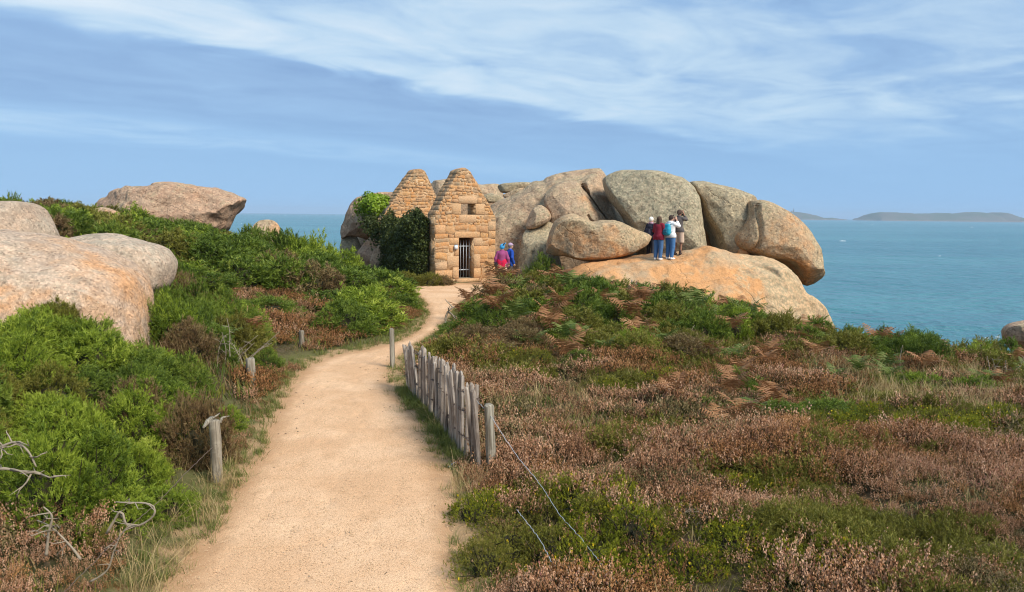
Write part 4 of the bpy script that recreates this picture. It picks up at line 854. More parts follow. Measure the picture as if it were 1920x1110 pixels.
    for (nm, colr, kind, ex) in wear:
        m_ = cloth(colr) if isinstance(colr, tuple) else colr; t = ex.get('t', .016); hem = ex.get('hem', .86); prims = []; cut = None; kk = .035
        if kind == 'top':
            prims = [(g['pel'], g['wai'], .125*b+t+ex.get('skirt', .012), .118*b+t), (g['wai'], g['che'], .118*b+t, .135*b+t), (g['che']+(-.06, 0, .04), g['che']+(.06, 0, .04), .09*b+t*.8, .09*b+t*.8), (g['shL'], g['shR'], .046+t*.5, .046+t*.5), (g['che']+(0, 0, .1), g['nek']+(0, 0, .0), .080+t*.6, .054+t*.4), (g['shL']+(.05, 0, .01), g['nek']+(0, 0, -.01), .05+t*.4, .05+t*.3), (g['shR']+(-.05, 0, .01), g['nek']+(0, 0, -.01), .05+t*.4, .05+t*.3)]
            for S_ in 'LR':
                prims += [(g['hp'+S_], g['hp'+S_]+(g['kn'+S_]-g['hp'+S_])*.2, .105*b+t, .1*b+t)]
                ew = g['el'+S_]+(g['wr'+S_]-g['el'+S_])*ex.get('sleeve', .95)
                prims += [(g['sh'+S_], g['el'+S_], .050*b+t*.7, .044*b+t*.7), (g['el'+S_], ew, .044*b+t*.7, .032+t*.7)]
            if ex.get('hood'): prims += [(g['nek']+(-.06, -.07, -.03), g['nek']+(.06, -.07, -.03), .05, .05), (g['nek']+(0, -.08, -.08), g['nek']+(0, -.06, -.02), .06, .05)]
            wl_, wr_ = g['wrL'], g['wrR']
            cut = lambda P: np.maximum(np.minimum(hem-P[..., 2], np.minimum(np.linalg.norm(P-wl_, axis=-1), np.linalg.norm(P-wr_, axis=-1))-.16), P[..., 2]-(g['nek'][2]+.035))
        elif kind == 'legs':
            for S_ in 'LR':
                an = g['kn'+S_]+(g['an'+S_]-g['kn'+S_])*ex.get('len', .93) if ex.get('len', .93) > 0 else g['hp'+S_]+(g['kn'+S_]-g['hp'+S_])*(1+ex['len'])
                prims += [(g['pel'], g['hp'+S_], .118*b+t, .106*b+t), (g['hp'+S_], g['kn'+S_], .098*b+t, .064*b+t+ex.get('wide', 0))]
                if ex.get('len', .93) > 0: prims += [(g['kn'+S_], an, .062*b+t+ex.get('wide', 0), .046+t+ex.get('wide', 0))]
            zb = ex.get('zb', .09); cut = lambda P: np.maximum(P[..., 2]-1.04, zb-P[..., 2]); kk = .02
        elif kind == 'shoes':
            for S_ in 'LR':
                a = g['an'+S_]; prims += [(a+(0, -.035, -.045), a+(0, .06, -.05), .045, .045, .02), (a+(0, .06, -.05), a+(0, .165, -.055), .043, .034, .02), (a+(0, -.02, 0), a+(0, -.02, ex.get('up', -.01)), .046, .046, .02)]
            zmin = min(g['anL'][2], g['anR'][2])-.09; cut = lambda P: zmin-P[..., 2]
        elif kind == 'hair':
            prims = [('e', hd+np.array([0, 0, .022])-face*.018, (.090, .106, .106))]
            if ex.get('long'): prims += [(hd-face*.06+side*.03, g['nek']-face*.075+side*.05+np.array([0, 0, -.16]), .06, .045), (hd-face*.06-side*.03, g['nek']-face*.075-side*.04+np.array([0, 0, -.14]), .06, .045), (hd-side*.07, g['nek']-side*.08-np.array([0, 0, .02]), .035, .03), (hd+side*.07, g['nek']+side*.08-np.array([0, 0, .06]), .035, .03)]
            if ex.get('bun'): prims += [(hd-face*.10, hd-face*.12-np.array([0, 0, .05]), .04, .03)]
            hz = hd[2]; cut = lambda P: np.minimum(((P-hd) @ face)-.035, (hz+.055)-P[..., 2]); kk = .02
        elif kind == 'cap':
            prims = [('e', hd+np.array([0, 0, .035])-face*.012, (.096, .110, .100)), (hd+face*.09+np.array([0, 0, .045])-side*.03, hd+face*.15+np.array([0, 0, .03])-side*.02, .012, .010, .02), (hd+face*.09+np.array([0, 0, .045])+side*.03, hd+face*.15+np.array([0, 0, .03])+side*.02, .012, .010, .02)]
            hz = hd[2]; cut = lambda P: hz+.025-P[..., 2]-.0*P[..., 0]; kk = .02
        elif kind == 'scarf':
            prims = [('e', hd+np.array([0, 0, .02])-face*.018, (.100, .116, .118)), (hd+face*.02+np.array([0, 0, .1])+side*.03, hd+side*.13+face*.03+np.array([0, 0, .17]), .05, .022)]
            hz = hd[2]; cut = lambda P: np.minimum(((P-hd) @ face)-.05, hz+.03-P[..., 2]); kk = .03
        elif kind == 'tied':
            prims = [(g['pel']+(-.05, 0, .08), g['pel']+(.05, 0, .08), .155*b, .155*b), (g['pel']+(-.07, -.06, .0), g['pel']+(-.06, -.09, -.20), .11, .085), (g['pel']+(.07, -.06, .0), g['pel']+(.05, -.10, -.20), .11, .085), (g['pel']+(0, .13, .10), g['pel']+(.03, .16, -.08), .035, .03)]
            cut = lambda P: P[..., 2]-1.13
        elif kind == 'raw': prims = ex['prims'](g); kk = ex.get('k', .02); cut = ex.get('cut')
        V, Q = grow(prims, ex.get('h', .013), cut, kk); link(nm, mesh_np(nm, sc(V), Q, m_, True), root)
    return root
def pack(name, col, trim, parent_root, off, size, label, lean=-.08, cat='backpack'):
    m4 = Matrix.Translation(parent_root.location) @ Euler(parent_root.rotation_euler).to_matrix().to_4x4() @ Matrix.Translation(off)
    w_, d_, h_ = size
    r0 = empty(name, m4.translation, parent_root.rotation_euler.z); r0.rotation_euler.x = lean
    V, Q = grow([((-w_*.28, 0, -h_*.3), (w_*.28, 0, -h_*.3), d_*.5, d_*.5), ((-w_*.28, 0, 0), (w_*.28, 0, 0), d_*.52, d_*.52), ((-w_*.22, .01, h_*.32), (w_*.22, .01, h_*.32), d_*.4, d_*.4)], .012, None, .09)
    link('bag', mesh_np('bag', V, Q, cloth(col, .7), True), r0)
    V, Q = grow([((-w_*.22, -d_*.42, -h_*.25), (w_*.22, -d_*.42, -h_*.25), d_*.24, d_*.24), ((-w_*.2, -d_*.42, -h_*.05), (w_*.2, -d_*.42, -h_*.05), d_*.22, d_*.22)], .012, None, .06)
    link('front_pocket', mesh_np('front_pocket', V, Q, cloth(trim, .7), True), r0)
    for q in (-1, 1):
        mb = MB(); mb.tube(smooth_line([(q*w_*.25, d_*.3, h_*.36), (q*.14, d_*.55, h_*.52), (q*.15, d_*.9+.06, h_*.3), (q*.15, d_*.7+.06, -h_*.05), (q*w_*.4, d_*.3, -h_*.3)], 24), .014, 6); link('strap', mb.mesh('strap', cloth(trim, .7), True), r0)
    return tag(r0, label, cat)
bvh_h = None
def top_of(objs, x, y):
    best = -99
    for o in objs:
        inv = o.matrix_world.inverted() if False else Matrix.Translation(o.location).inverted()
        hit, loc, nrm, i = o.ray_cast(inv @ Vector((x, y, 30)), Vector((0, 0, -1)))
        if hit: best = max(best, (Matrix.Translation(o.location) @ loc).z)
    return best
bpy.context.view_layer.update()
def on_rock(px, Y):
    x = (px-960)/F*Y; return (x, Y, top_of([ROCK_H], x, Y)-.012)
GRK, GHT = 'sightseers standing on the rocks', 'walkers at the hut'
JEANS, NAVY = (.07, .15, .30), (.03, .035, .05)
PY = 29.75
walk = dict(knL=(-.10, .05, .50), anL=(-.11, .05, .09), knR=(.10, .0, .50), anR=(.11, -.08, .09))
D_ROCK = next(o for o in COL.objects if o.get('label', '').startswith('overhanging snout'))
x3 = (1218-960)/F*32.1; z3 = top_of([ROCK_H, D_ROCK], x3, 32.1); print('P3 stands at', z3, 'wanted', at(1218, 402, 32.1).z-1.70)
p3 = person((x3, 32.1, z3-.012), R(-50), 'white haired person half hidden behind the maroon jacket', GRK, height=1.86, wear=[('jacket', (.02, .02, .035), 'top', {'t': .03}), ('collar', (.50, .30, .36), 'raw', {'prims': lambda g: [(g['nek']+(-.05, -.01, 0), g['nek']+(.05, -.01, 0), .065, .065)]}), ('trousers', NAVY, 'legs', {}), ('shoes', (.05, .05, .06), 'shoes', {}), ('hair', (.78, .74, .66), 'hair', {})])
p4 = person(on_rock(1233, PY), R(-42), 'person in maroon jacket and jeans with long brown hair', GRK, height=1.76, J=dict(elL=(-.23, .05, 1.14), wrL=(-.12, .22, 1.12), elR=(.22, .05, 1.13), wrR=(.14, .2, 1.10)), wear=[('jacket', (.22, .014, .03), 'top', {'t': .038, 'hem': .80, 'skirt': .02}), ('jeans', JEANS, 'legs', {'wide': .01}), ('shoes', (.72, .70, .68), 'shoes', {}), ('hair', (.085, .05, .03), 'hair', {'long': 1})])
p6 = person(on_rock(1270, PY+.35), R(-35), 'person in beige shorts and dark jacket raising a camera', GRK, height=1.84, skin=M_SKIN2, J=dict(elL=(-.2, .2, 1.34), wrL=(-.07, .27, 1.56), elR=(.2, .2, 1.34), wrR=(.07, .27, 1.56)), wear=[('jacket', (.10, .085, .08), 'top', {'t': .02}), ('shorts', (.58, .42, .31), 'legs', {'len': -.04, 'zb': .47, 'wide': .03}), ('boots', (.055, .035, .03), 'shoes', {'up': .06}), ('hair', (.075, .045, .03), 'hair', {'bun': 1})])
p5 = person(on_rock(1255, PY), R(-52), 'person in white hoodie and jeans lifting both hands to the face', GRK, height=1.78, build=1.15, J=dict(elL=(-.22, .2, 1.30), wrL=(-.07, .26, 1.52), elR=(.22, .2, 1.30), wrR=(.07, .26, 1.52)), wear=[('hoodie', (.75, .74, .74), 'top', {'t': .03, 'hood': 1, 'hem': .85}), ('jeans', (.065, .17, .36), 'legs', {'wide': .008}), ('shoes', (.78, .76, .74), 'shoes', {}), ('hair', (.05, .03, .022), 'hair', {'bun': 1}),
        ('sunglasses', (.02, .02, .02), 'raw', {'prims': lambda g: [(g['hed']+(-.06, .06, .10), g['hed']+(.06, .06, .10), .016, .016)], 'h': .008})])
pack('backpack', (.02, .30, .42), (.03, .16, .22), p5, (0, -.245, 1.20), (.32, .20, .46), 'turquoise backpack on the back of the white hoodie')
pack('backpack', (.012, .012, .025), (.05, .05, .06), p3, (0, -.235, 1.16), (.30, .17, .40), 'dark navy backpack of the white haired person')
def gadget(name, pr, off, size, label, cat):
    m4 = Matrix.Translation(pr.location) @ Euler(pr.rotation_euler).to_matrix().to_4x4() @ Matrix.Translation(off)
    mb = MB(); x, y, z = size; mb.box((-x, -y, -z), (x, y, z)); o = link(name, mb.mesh(name, cloth((.02, .02, .022), .4)), loc=m4.translation, rot=pr.rotation_euler)
    mb = MB(); mb.tube([(0, y, 0), (0, y+.05, 0)], [.03, .034], 12); link('lens', mb.mesh('lens', cloth((.03, .03, .035), .25), True), o); return tag(o, label, cat)
gadget('camera', p6, (0, .33, 1.63), (.065, .025, .042), 'black camera held up by the person in beige shorts', 'camera')
gadget('camera', p5, (0, .32, 1.55), (.055, .018, .036), 'small black camera held to the face above the white hoodie', 'camera')
def at_hut(px, Y): x = (px-960)/F*Y; return (x, Y, zat(x, Y)+.01)
p1 = person(at_hut(940.5, 31.4), R(-8), 'walker seen from behind in plum fleece, red jacket tied at the waist', GHT, J=dict(walk, elR=(.25, -.03, 1.14), wrR=(.27, .03, .92), elL=(-.25, -.05, 1.14), wrL=(-.26, .0, .92)), height=1.79, build=1.12, wear=[('fleece', (.30, .06, .17), 'top', {'t': .028, 'hem': .95}), ('tied_jacket', (.58, .012, .06), 'tied', {}), ('trousers', (.52, .40, .28), 'legs', {'wide': .02}), ('shoes', (.08, .06, .05), 'shoes', {}), ('hair', (.10, .06, .04), 'hair', {}), ('headscarf', (.05, .32, .62), 'scarf', {}),
     ('hat_band', (.02, .02, .025), 'raw', {'prims': lambda g: [(g['hed']+(.02, -.10, .03), g['hed']+(.10, -.08, .17), .026, .022)]})])
p2 = person(at_hut(955.5, 32.0), R(-62), 'walker in blue jacket and lilac cap, in profile beside the rock', GHT, J=walk, height=1.83, wear=[('jacket', (.015, .07, .38), 'top', {'t': .022, 'hem': .90}), ('trousers', (.10, .095, .10), 'legs', {'wide': .015}), ('shoes', (.06, .05, .05), 'shoes', {}), ('hair', (.25, .22, .20), 'hair', {}), ('cap', (.42, .30, .42), 'cap', {})])
pack('shoulder_bag', (.02, .018, .02), (.03, .03, .03), p1, (-.20, -.10, .92), (.18, .10, .20), 'small black bag at the hip of the plum fleece', 0, 'bag')
# ------------------------------------------------------------------ plants: shared meshes
L_GORSE = mat_leaf('gorse_green', [(0, (.035, .060, .010)), (.3, (.115, .175, .018)), (.6, (.235, .305, .028)), (.85, (.350, .410, .050)), (1, (.450, .470, .090))])
L_MAT = mat_leaf('mat_green', [(0, (.036, .046, .007)), (.35, (.160, .178, .014)), (.7, (.310, .320, .024)), (1, (.480, .440, .050))])
L_DARK = mat_leaf('gorse_dark', [(0, (.034, .058, .012)), (.4, (.098, .150, .020)), (.75, (.175, .235, .028)), (1, (.280, .310, .050))])
L_OLIVE = mat_leaf('gorse_olive', [(0, (.070, .060, .016)), (.35, (.160, .145, .026)), (.7, (.230, .225, .034)), (1, (.350, .280, .080))])
L_BROWN = mat_leaf('gorse_brown', [(0, (.110, .065, .030)), (.4, (.210, .130, .058)), (.75, (.210, .155, .060)), (1, (.380, .260, .130))])
L_HEATH = mat_leaf('heather_flower', [(0, (.190, .095, .055)), (.3, (.320, .150, .070)), (.5, (.500, .265, .140)), (.75, (.700, .440, .280)), (.9, (.440, .180, .120)), (1, (.580, .230, .210))], var=.6, trans=.15, patch=1.3)
L_HRUST = mat_leaf('heather_rust', [(0, (.150, .065, .026)), (.4, (.320, .145, .055)), (.75, (.460, .230, .090)), (1, (.560, .330, .150))], var=.6, trans=.15, patch=1.3)
L_HOLIV = mat_leaf('heather_dry', [(0, (.110, .085, .030)), (.4, (.230, .175, .070)), (.75, (.360, .270, .140)), (1, (.480, .370, .230))], var=.6, trans=.15, patch=1.3)
L_HSTEM = mat_leaf('heather_leaf', [(0, (.012, .014, .004)), (.5, (.036, .040, .009)), (1, (.100, .110, .020))], trans=.15)
L_RUST = mat_leaf('bracken_rust', [(0, (.150, .062, .026)), (.4, (.270, .120, .048)), (.75, (.370, .190, .080)), (1, (.420, .270, .140))], patch=2)
L_FERN = mat_leaf('bracken_green', [(0, (.060, .095, .018)), (.5, (.120, .165, .030)), (1, (.230, .220, .060))], patch=2)
L_STRAW = mat_leaf('dry_grass', [(0, (.260, .180, .070)), (.5, (.450, .330, .150)), (1, (.620, .490, .260))], patch=1.5)
L_GRASS = mat_leaf('green_grass', [(0, (.075, .095, .020)), (.45, (.150, .185, .036)), (.8, (.260, .245, .070)), (1, (.420, .330, .140))], patch=1.5)
L_IVY = mat_leaf('ivy_dark', [(0, (.028, .040, .012)), (.5, (.062, .080, .020)), (1, (.140, .150, .042))], trans=.15, rough=.5, spec=.15)
L_IVYB = mat_leaf('ivy_bright', [(0, (.110, .170, .012)), (.5, (.220, .330, .020)), (1, (.330, .420, .040))], trans=.3, rough=.4)
L_YELLOW = mat_plain('yellow_petal', (.66, .47, .02), .6, .15, 30)
M_TWIG = mat_plain('twig', (.115, .085, .055), .9, .3, 20)
M_DEAD = mat_plain('dead_wood', (.30, .245, .175), .85, .25, 14, bump=.004)
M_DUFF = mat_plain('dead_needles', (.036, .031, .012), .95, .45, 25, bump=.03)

def needles(base, axis, L, K, nl, nw, spread, rg, tint, curl=0.0):
    n = len(base); f = rg.random((n, K))**.8; ph = rg.random((n, K))*2*math.pi
    ref = np.where(np.abs(axis[:, 2:3]) < .9, [[0, 0, 1.]], [[1., 0, 0]]); a = unit(np.cross(axis, ref)); b = np.cross(axis, a)
    al = spread*rg.uniform(.6, 1.25, (n, K))*(1-.55*f)
    rad = a[:, None]*np.cos(ph)[..., None]+b[:, None]*np.sin(ph)[..., None]
    d = axis[:, None]*np.cos(al)[..., None]+rad*np.sin(al)[..., None]; p = base[:, None]+axis[:, None]*(L[:, None]*f)[..., None]
    side = unit(np.cross(d, rg.normal(size=d.shape))); ll = nl*rg.uniform(.7, 1.3, (n, K))[..., None]; ww = nw*.5
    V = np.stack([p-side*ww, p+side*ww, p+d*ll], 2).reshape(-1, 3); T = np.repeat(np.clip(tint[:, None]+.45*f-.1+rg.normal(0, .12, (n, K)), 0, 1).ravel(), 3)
    return V, T
def dome_dirs(n, rg, low=-.15):
    z = rg.uniform(low, 1, n); a = rg.uniform(0, 2*math.pi, n); r = np.sqrt(1-z*z); return np.stack([r*np.cos(a), r*np.sin(a), z], 1)
def dome_r(d, seed): return 1+.26*vnoise(d*2.1+seed, seed)+.13*vnoise(d*5.2+seed, seed+1)
def gorse_mesh(name, seed, sprays, per, K, nl, nw, L, mat, R0=.55, Hh=.62, spread=.95, flowers=0):
    rg = np.random.default_rng(seed); c = dome_dirs(sprays, rg); u = rg.uniform(.78, 1.0, sprays)
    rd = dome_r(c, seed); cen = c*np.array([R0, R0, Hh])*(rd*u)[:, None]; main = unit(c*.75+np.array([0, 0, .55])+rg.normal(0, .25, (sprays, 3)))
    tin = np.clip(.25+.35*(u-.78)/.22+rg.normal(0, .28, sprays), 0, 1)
    off = rg.normal(0, 1, (sprays, per, 3))*.034; base = (cen[:, None]+off-main[:, None]*.05).reshape(-1, 3)
    ax = unit(np.repeat(main, per, 0)+rg.normal(0, .55, (sprays*per, 3))); tt = np.repeat(tin, per)
    V, T = needles(base, ax, L*rg.uniform(.6, 1.3, len(base)), K, nl, nw, spread, rg, tt)
    # extra sprays with a darker tint, lower down and further in
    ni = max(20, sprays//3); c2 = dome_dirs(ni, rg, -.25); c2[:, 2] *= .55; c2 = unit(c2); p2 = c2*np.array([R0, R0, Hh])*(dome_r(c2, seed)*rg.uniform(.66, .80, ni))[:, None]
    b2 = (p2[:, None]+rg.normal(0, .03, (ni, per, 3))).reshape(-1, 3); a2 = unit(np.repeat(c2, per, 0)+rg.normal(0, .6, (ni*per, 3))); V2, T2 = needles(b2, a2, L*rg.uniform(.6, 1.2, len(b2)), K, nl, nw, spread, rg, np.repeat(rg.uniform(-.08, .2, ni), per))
    V = np.r_[V, V2]; T = np.r_[T, T2]
    me = mesh_np('foliage', V, np.arange(len(V)).reshape(-1, 3), mat, tint=T)
    fl = None
    if flowers:
        k = rg.choice(len(base), flowers); p = base[k]+ax[k]*L*.9; q = unit(rg.normal(size=(flowers, 3))); q2 = unit(np.cross(q, rg.normal(size=(flowers, 3)))); s = .014*rg.uniform(.7, 1.3, (flowers, 1))
        FV = np.stack([p+q*s, p+q2*s, p-q*s, p-q2*s], 1).reshape(-1, 3); FV2 = np.stack([p+ax[k]*s*1.2, p+q*s, p-ax[k]*s, p-q*s], 1).reshape(-1, 3)
        fl = mesh_np('flowers', np.r_[FV, FV2], np.arange(8*flowers).reshape(-1, 4), L_YELLOW)
    return me, fl
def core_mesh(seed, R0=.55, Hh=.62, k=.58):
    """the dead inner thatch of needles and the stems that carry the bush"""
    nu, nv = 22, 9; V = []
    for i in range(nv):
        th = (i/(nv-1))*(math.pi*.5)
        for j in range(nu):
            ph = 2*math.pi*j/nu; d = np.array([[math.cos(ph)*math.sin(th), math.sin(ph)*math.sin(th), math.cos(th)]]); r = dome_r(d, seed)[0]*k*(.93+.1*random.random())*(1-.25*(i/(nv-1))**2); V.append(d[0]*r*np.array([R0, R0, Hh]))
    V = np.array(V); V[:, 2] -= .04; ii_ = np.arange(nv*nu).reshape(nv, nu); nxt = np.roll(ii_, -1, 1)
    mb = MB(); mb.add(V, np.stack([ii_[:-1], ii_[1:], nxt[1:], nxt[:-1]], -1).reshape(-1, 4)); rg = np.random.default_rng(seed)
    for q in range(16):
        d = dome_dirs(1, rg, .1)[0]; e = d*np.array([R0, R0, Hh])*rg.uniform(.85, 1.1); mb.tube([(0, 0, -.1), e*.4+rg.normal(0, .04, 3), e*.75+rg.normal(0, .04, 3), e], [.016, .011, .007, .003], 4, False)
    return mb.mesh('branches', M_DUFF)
def proto_bush(kind, seed, lod):
    mat = dict(g=L_GORSE, d=L_DARK, o=L_OLIVE, b=L_BROWN)[kind]
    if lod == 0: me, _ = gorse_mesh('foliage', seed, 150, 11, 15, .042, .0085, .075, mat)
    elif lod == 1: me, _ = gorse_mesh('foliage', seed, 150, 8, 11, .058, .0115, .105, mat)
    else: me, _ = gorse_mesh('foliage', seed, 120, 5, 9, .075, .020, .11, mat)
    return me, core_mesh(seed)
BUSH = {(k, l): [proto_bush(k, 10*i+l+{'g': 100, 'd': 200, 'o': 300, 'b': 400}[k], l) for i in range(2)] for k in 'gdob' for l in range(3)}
MAT_FL = [gorse_mesh('foliage', 500+i, 150, 8, 13, .022, .0066, .034, (L_MAT, L_MAT, L_OLIVE)[i], R0=.5, Hh=.30, flowers=(50, 85, 22)[i]) for i in range(3)]
MAT_CORE = core_mesh(500, .5, .30, .60)
nb = 0
BUSH_GROUP = {}
def bush(kind, x, y, rad, hgt, label, group, z=None, sink=.06, name='gorse_bush', lod=None, cat='bush'):
    global nb
    if lod is None: lod = 0 if y < 9.8 else (1 if y < 19 else 2)
    fo_, br = BUSH[(kind, lod)][nb % 2]; nb += 1
    if z is None: z = zat(x, y)
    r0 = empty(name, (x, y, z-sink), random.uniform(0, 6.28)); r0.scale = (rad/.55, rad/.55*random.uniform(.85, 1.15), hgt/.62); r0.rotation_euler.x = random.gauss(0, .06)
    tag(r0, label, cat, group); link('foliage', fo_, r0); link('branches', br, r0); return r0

# ------------------------------------------------------------------ where things grow
def reg(pts): return np.array([((px-960)/F*d, d) for px, d in pts])
def scatter_pts(poly, step, seed, jitter=.45):
    rg = np.random.default_rng(seed); lo, hi = poly.min(0), poly.max(0); a, b = np.meshgrid(np.arange(lo[0], hi[0]+step, step), np.arange(lo[1], hi[1]+step, step)); P = np.stack([a.ravel(), b.ravel()], 1); P[1::2, 1] += step*.3
    P = P+rg.uniform(-jitter, jitter, P.shape)*step; return P[inside(P, poly)]
ROCKBOX = [o for o in COL.objects if o.get('category') == 'boulder']
def in_rock(x, y, z, pad=.0):
    for o in ROCKBOX:
        v = Vector((x, y, z))-o.location; bb = o.bound_box
        if bb[0][0]-.1 < v.x < bb[6][0]+.1 and bb[0][1]-.1 < v.y < bb[6][1]+.1 and v.z < bb[6][2]:
            hit, l, nr, i = o.ray_cast(v, Vector((0, 0, 1)))
            if hit and nr.z > 0: return True
    return False
R_LG = reg([(-330, 5.75), (40, 5.85), (200, 5.9), (330, 6.35), (415, 7.35), (440, 9.0), (420, 10.3), (300, 11.2), (-360, 11.4)])
R_LM = reg([(240, 13.3), (330, 12.0), (440, 12.6), (520, 14.2), (470, 16.2), (400, 17.5), (230, 18.5), (110, 17)])
R_LH = reg([(40, 19.5), (-60, 30), (100, 36), (300, 34), (470, 31.5), (620, 29), (735, 28.2), (775, 25), (785, 22), (745, 18.9), (660, 17.4), (620, 18), (560, 20.5), (420, 20.3), (340, 17.5), (200, 18)])
R_RB = reg([(862, 20.5), (895, 23.5), (950, 26.0), (1060, 25.6), (1250, 24.3), (1380, 21.5), (1540, 19.8), (1540, 17.4), (1250, 17.0), (1050, 17.4), (940, 17.2), (850, 17.6)])
R_RE = reg([(1470, 20.2), (1560, 19.4), (1950, 18.4), (2150, 18.2), (2150, 16.4), (1800, 16.2), (1500, 16.8)])
JOB = []
for (poly, step, kinds, h0, h1, label, group, seed) in [
    (R_LG, .62, 'gggdggo', .50, .80, 'bright green gorse mounded over the bank at the left foreground', 'bright gorse in the left foreground', 1),
    (R_LM, .72, 'ddgdob', .55, .95, 'dark green gorse beside the left boulders across the verge posts', 'dark gorse beside the left boulders', 2),
    (R_LH, 1.30, 'dgdodgdobd', .60, 1.05, 'green gorse covering the hill left of the hut', 'gorse on the hill left of the hut', 3),
    (R_RB, 1.0, 'dddogdob', .50, .90, 'tangled gorse on the low rise in front of the rock outcrop', 'gorse in front of the outcrop', 4),
    (reg([(868, 17.2), (890, 15.2), (1080, 14.6), (1300, 15.4), (1330, 17.2), (1000, 17.6)]), .80, 'obdobdg', .32, .58, 'low mixed gorse', 'gorse in front of the outcrop', 6),
    (R_RE, .80, 'dddgo', .45, .80, 'green gorse along the cliff edge with sea behind it', 'gorse along the cliff edge', 5)]:
    P = scatter_pts(poly, step, seed); sd = path_sd(P); P = P[sd > np.where(P[:, 1] > 19, .72, .42)]; Z = H(P)
    for (x, y), z in zip(P, Z):
        if in_rock(x, y, z+.25): continue
        hh = random.uniform(h0, h1); rad = step*random.uniform(.62, .85)
        pj0 = project([[x, y, z]])[0]
        if pj0[0]+rad*F/y < -110 or pj0[0]-rad*F/y > 2030: continue
        if seed == 3:
            if y > 26: hh *= .78
            elif y > 23: hh *= .8
            pj = project([[x, y, z]])[0]
            if y < 20.6 and pj[0] < 640: hh *= .6
        if seed == 1 and y > 8.8: hh *= .72
        s_ = float(path_sd(np.array([[x, y]]))[0])
        if s_ < 1.1: hh *= .62; rad *= .75
        bush(random.choice(kinds), x, y, rad, hh, label, group, z)
# single bushes that stand out
def lone(kind, px, py, Y, rad, top, label, **k):
    a = at(px, py, Y); z = zat(a.x, a.y); t = at(px, top, Y).z; return bush(kind, a.x, a.y, rad, max(.25, t-z+.05), label, None, z, **k)
lone('d', 1022, 520, 31.2, .75, 482, 'dark bush growing under the overhanging snout rock', lod=1)
lone('o', 1000, 525, 30.6, .6, 505, 'low dry bush at the foot of the upright grey slab', lod=1)
lone('o', 800, 533, 31.2, .75, 514, 'scrubby bush at the hut wall foot, below the ivy', lod=1)
lone('b', 832, 533, 31.4, .45, 516, 'small brown shrub touching the hut front corner', lod=1)
lone('o', 765, 533, 31.0, .7, 512, 'olive scrub below the left edge of the ivy', lod=1)
lone('d', 500, 585, 18.5, .9, 556, 'dark low gorse among the brown heather of the left slope')
lone('d', 650, 610, 17.6, .8, 566, 'rounded dark green bush overhanging the left path bend')
lone('b', 250, 760, 8.9, .45, 715, 'dead brown gorse patch amid the bright green mound', lod=0)
lone('b', 370, 770, 8.4, .42, 732, 'dry tan gorse at the edge of the bright mound by the nearest left post', lod=0)
lone('b', 265, 450, 24.5, .9, 430, 'brown dying gorse on the left hill above the pale boulder')
lone('g', 1015, 600, 19.4, .6, 580, 'yellow green bush on the rise right of the path')
lone('d', 1290, 650, 16.9, .65, 620, 'dark bush under the arched dead branch')
for px_l, top_l, Y_l in ((468, 424, 29.6), (500, 431, 29.4), (536, 432, 29.2), (566, 441, 28.6), (598, 452, 28), (630, 464, 27.4)):
    o_ = lone('g' if px_l % 4 else 'd', px_l, 440, Y_l, .8, top_l, 'gorse on the hill brow'); o_['group'] = 'gorse on the hill left of the hut'
for px_l, Y_l, h_l, k_l in ((1480, 10.3, .34, 'd'), (1570, 10.5, .36, 'd'), (1390, 12.6, .40, 'd'), (1180, 12.9, .34, 'o'), (1740, 13.6, .42, 'g'), (1850, 13.2, .44, 'g'), (1330, 11.2, .30, 'd'), (1660, 12.0, .32, 'o'), (1090, 14.4, .36, 'd')):
    x_ = (px_l-960)/F*Y_l; bush(k_l, x_, Y_l, .5, h_l, 'low gorse in the heather of the right heath', 'gorse scattered in the right heath')
lone('d', 12, 372, 20.5, .5, 368, 'gorse sprig top showing above the left edge boulder')

# flowering dwarf gorse mats on the right
MATS = [reg([(880, 5.6), (880, 7.6), (1000, 8.0), (1060, 7.5), (1200, 7.6), (1330, 6.9), (1500, 6.4), (1640, 5.6)]), reg([(1430, 10.9), (1420, 9.7), (1600, 9.5), (1930, 9.4), (1960, 10.9), (1700, 11.1)]), reg([(1120, 13.6), (1110, 12), (1240, 11.8), (1290, 13.4)]), reg([(1270, 7.9), (1380, 7.3), (1500, 7.6), (1400, 8.3)]), reg([(940, 15.5), (930, 13.5), (1000, 13.2), (1040, 15.2)])]
MATL = ['low green gorse mat with yellow flowers nearest the camera, right of the path', 'low gorse mat dotted yellow across the right middle of the heath', 'yellow flowered gorse mat in the heather in front of the rusty bracken', 'small green gorse patch ringed by heather in the right foreground', 'green gorse mat behind the paling fence']
for k, (poly, lb) in enumerate(zip(MATS, MATL)):
    P = scatter_pts(poly, .40, 40+k); P = P[path_sd(P) > .22]
    for (x, y), z in zip(P, H(P)):
        fo_, fl = random.choice(MAT_FL); r0 = empty('dwarf_gorse', (x, y, z-.04), random.uniform(0, 6.28)); s = random.uniform(.55, .85); r0.scale = (s, s, random.uniform(.6, 1.05)*s/.7)
        tag(r0, lb, 'bush', 'flowering dwarf gorse'+(' near the camera' if k == 0 else ' on the heath')); link('foliage', fo_, r0); tag(link('flowers', fl, r0), kind='stuff'); link('branches', MAT_CORE, r0)

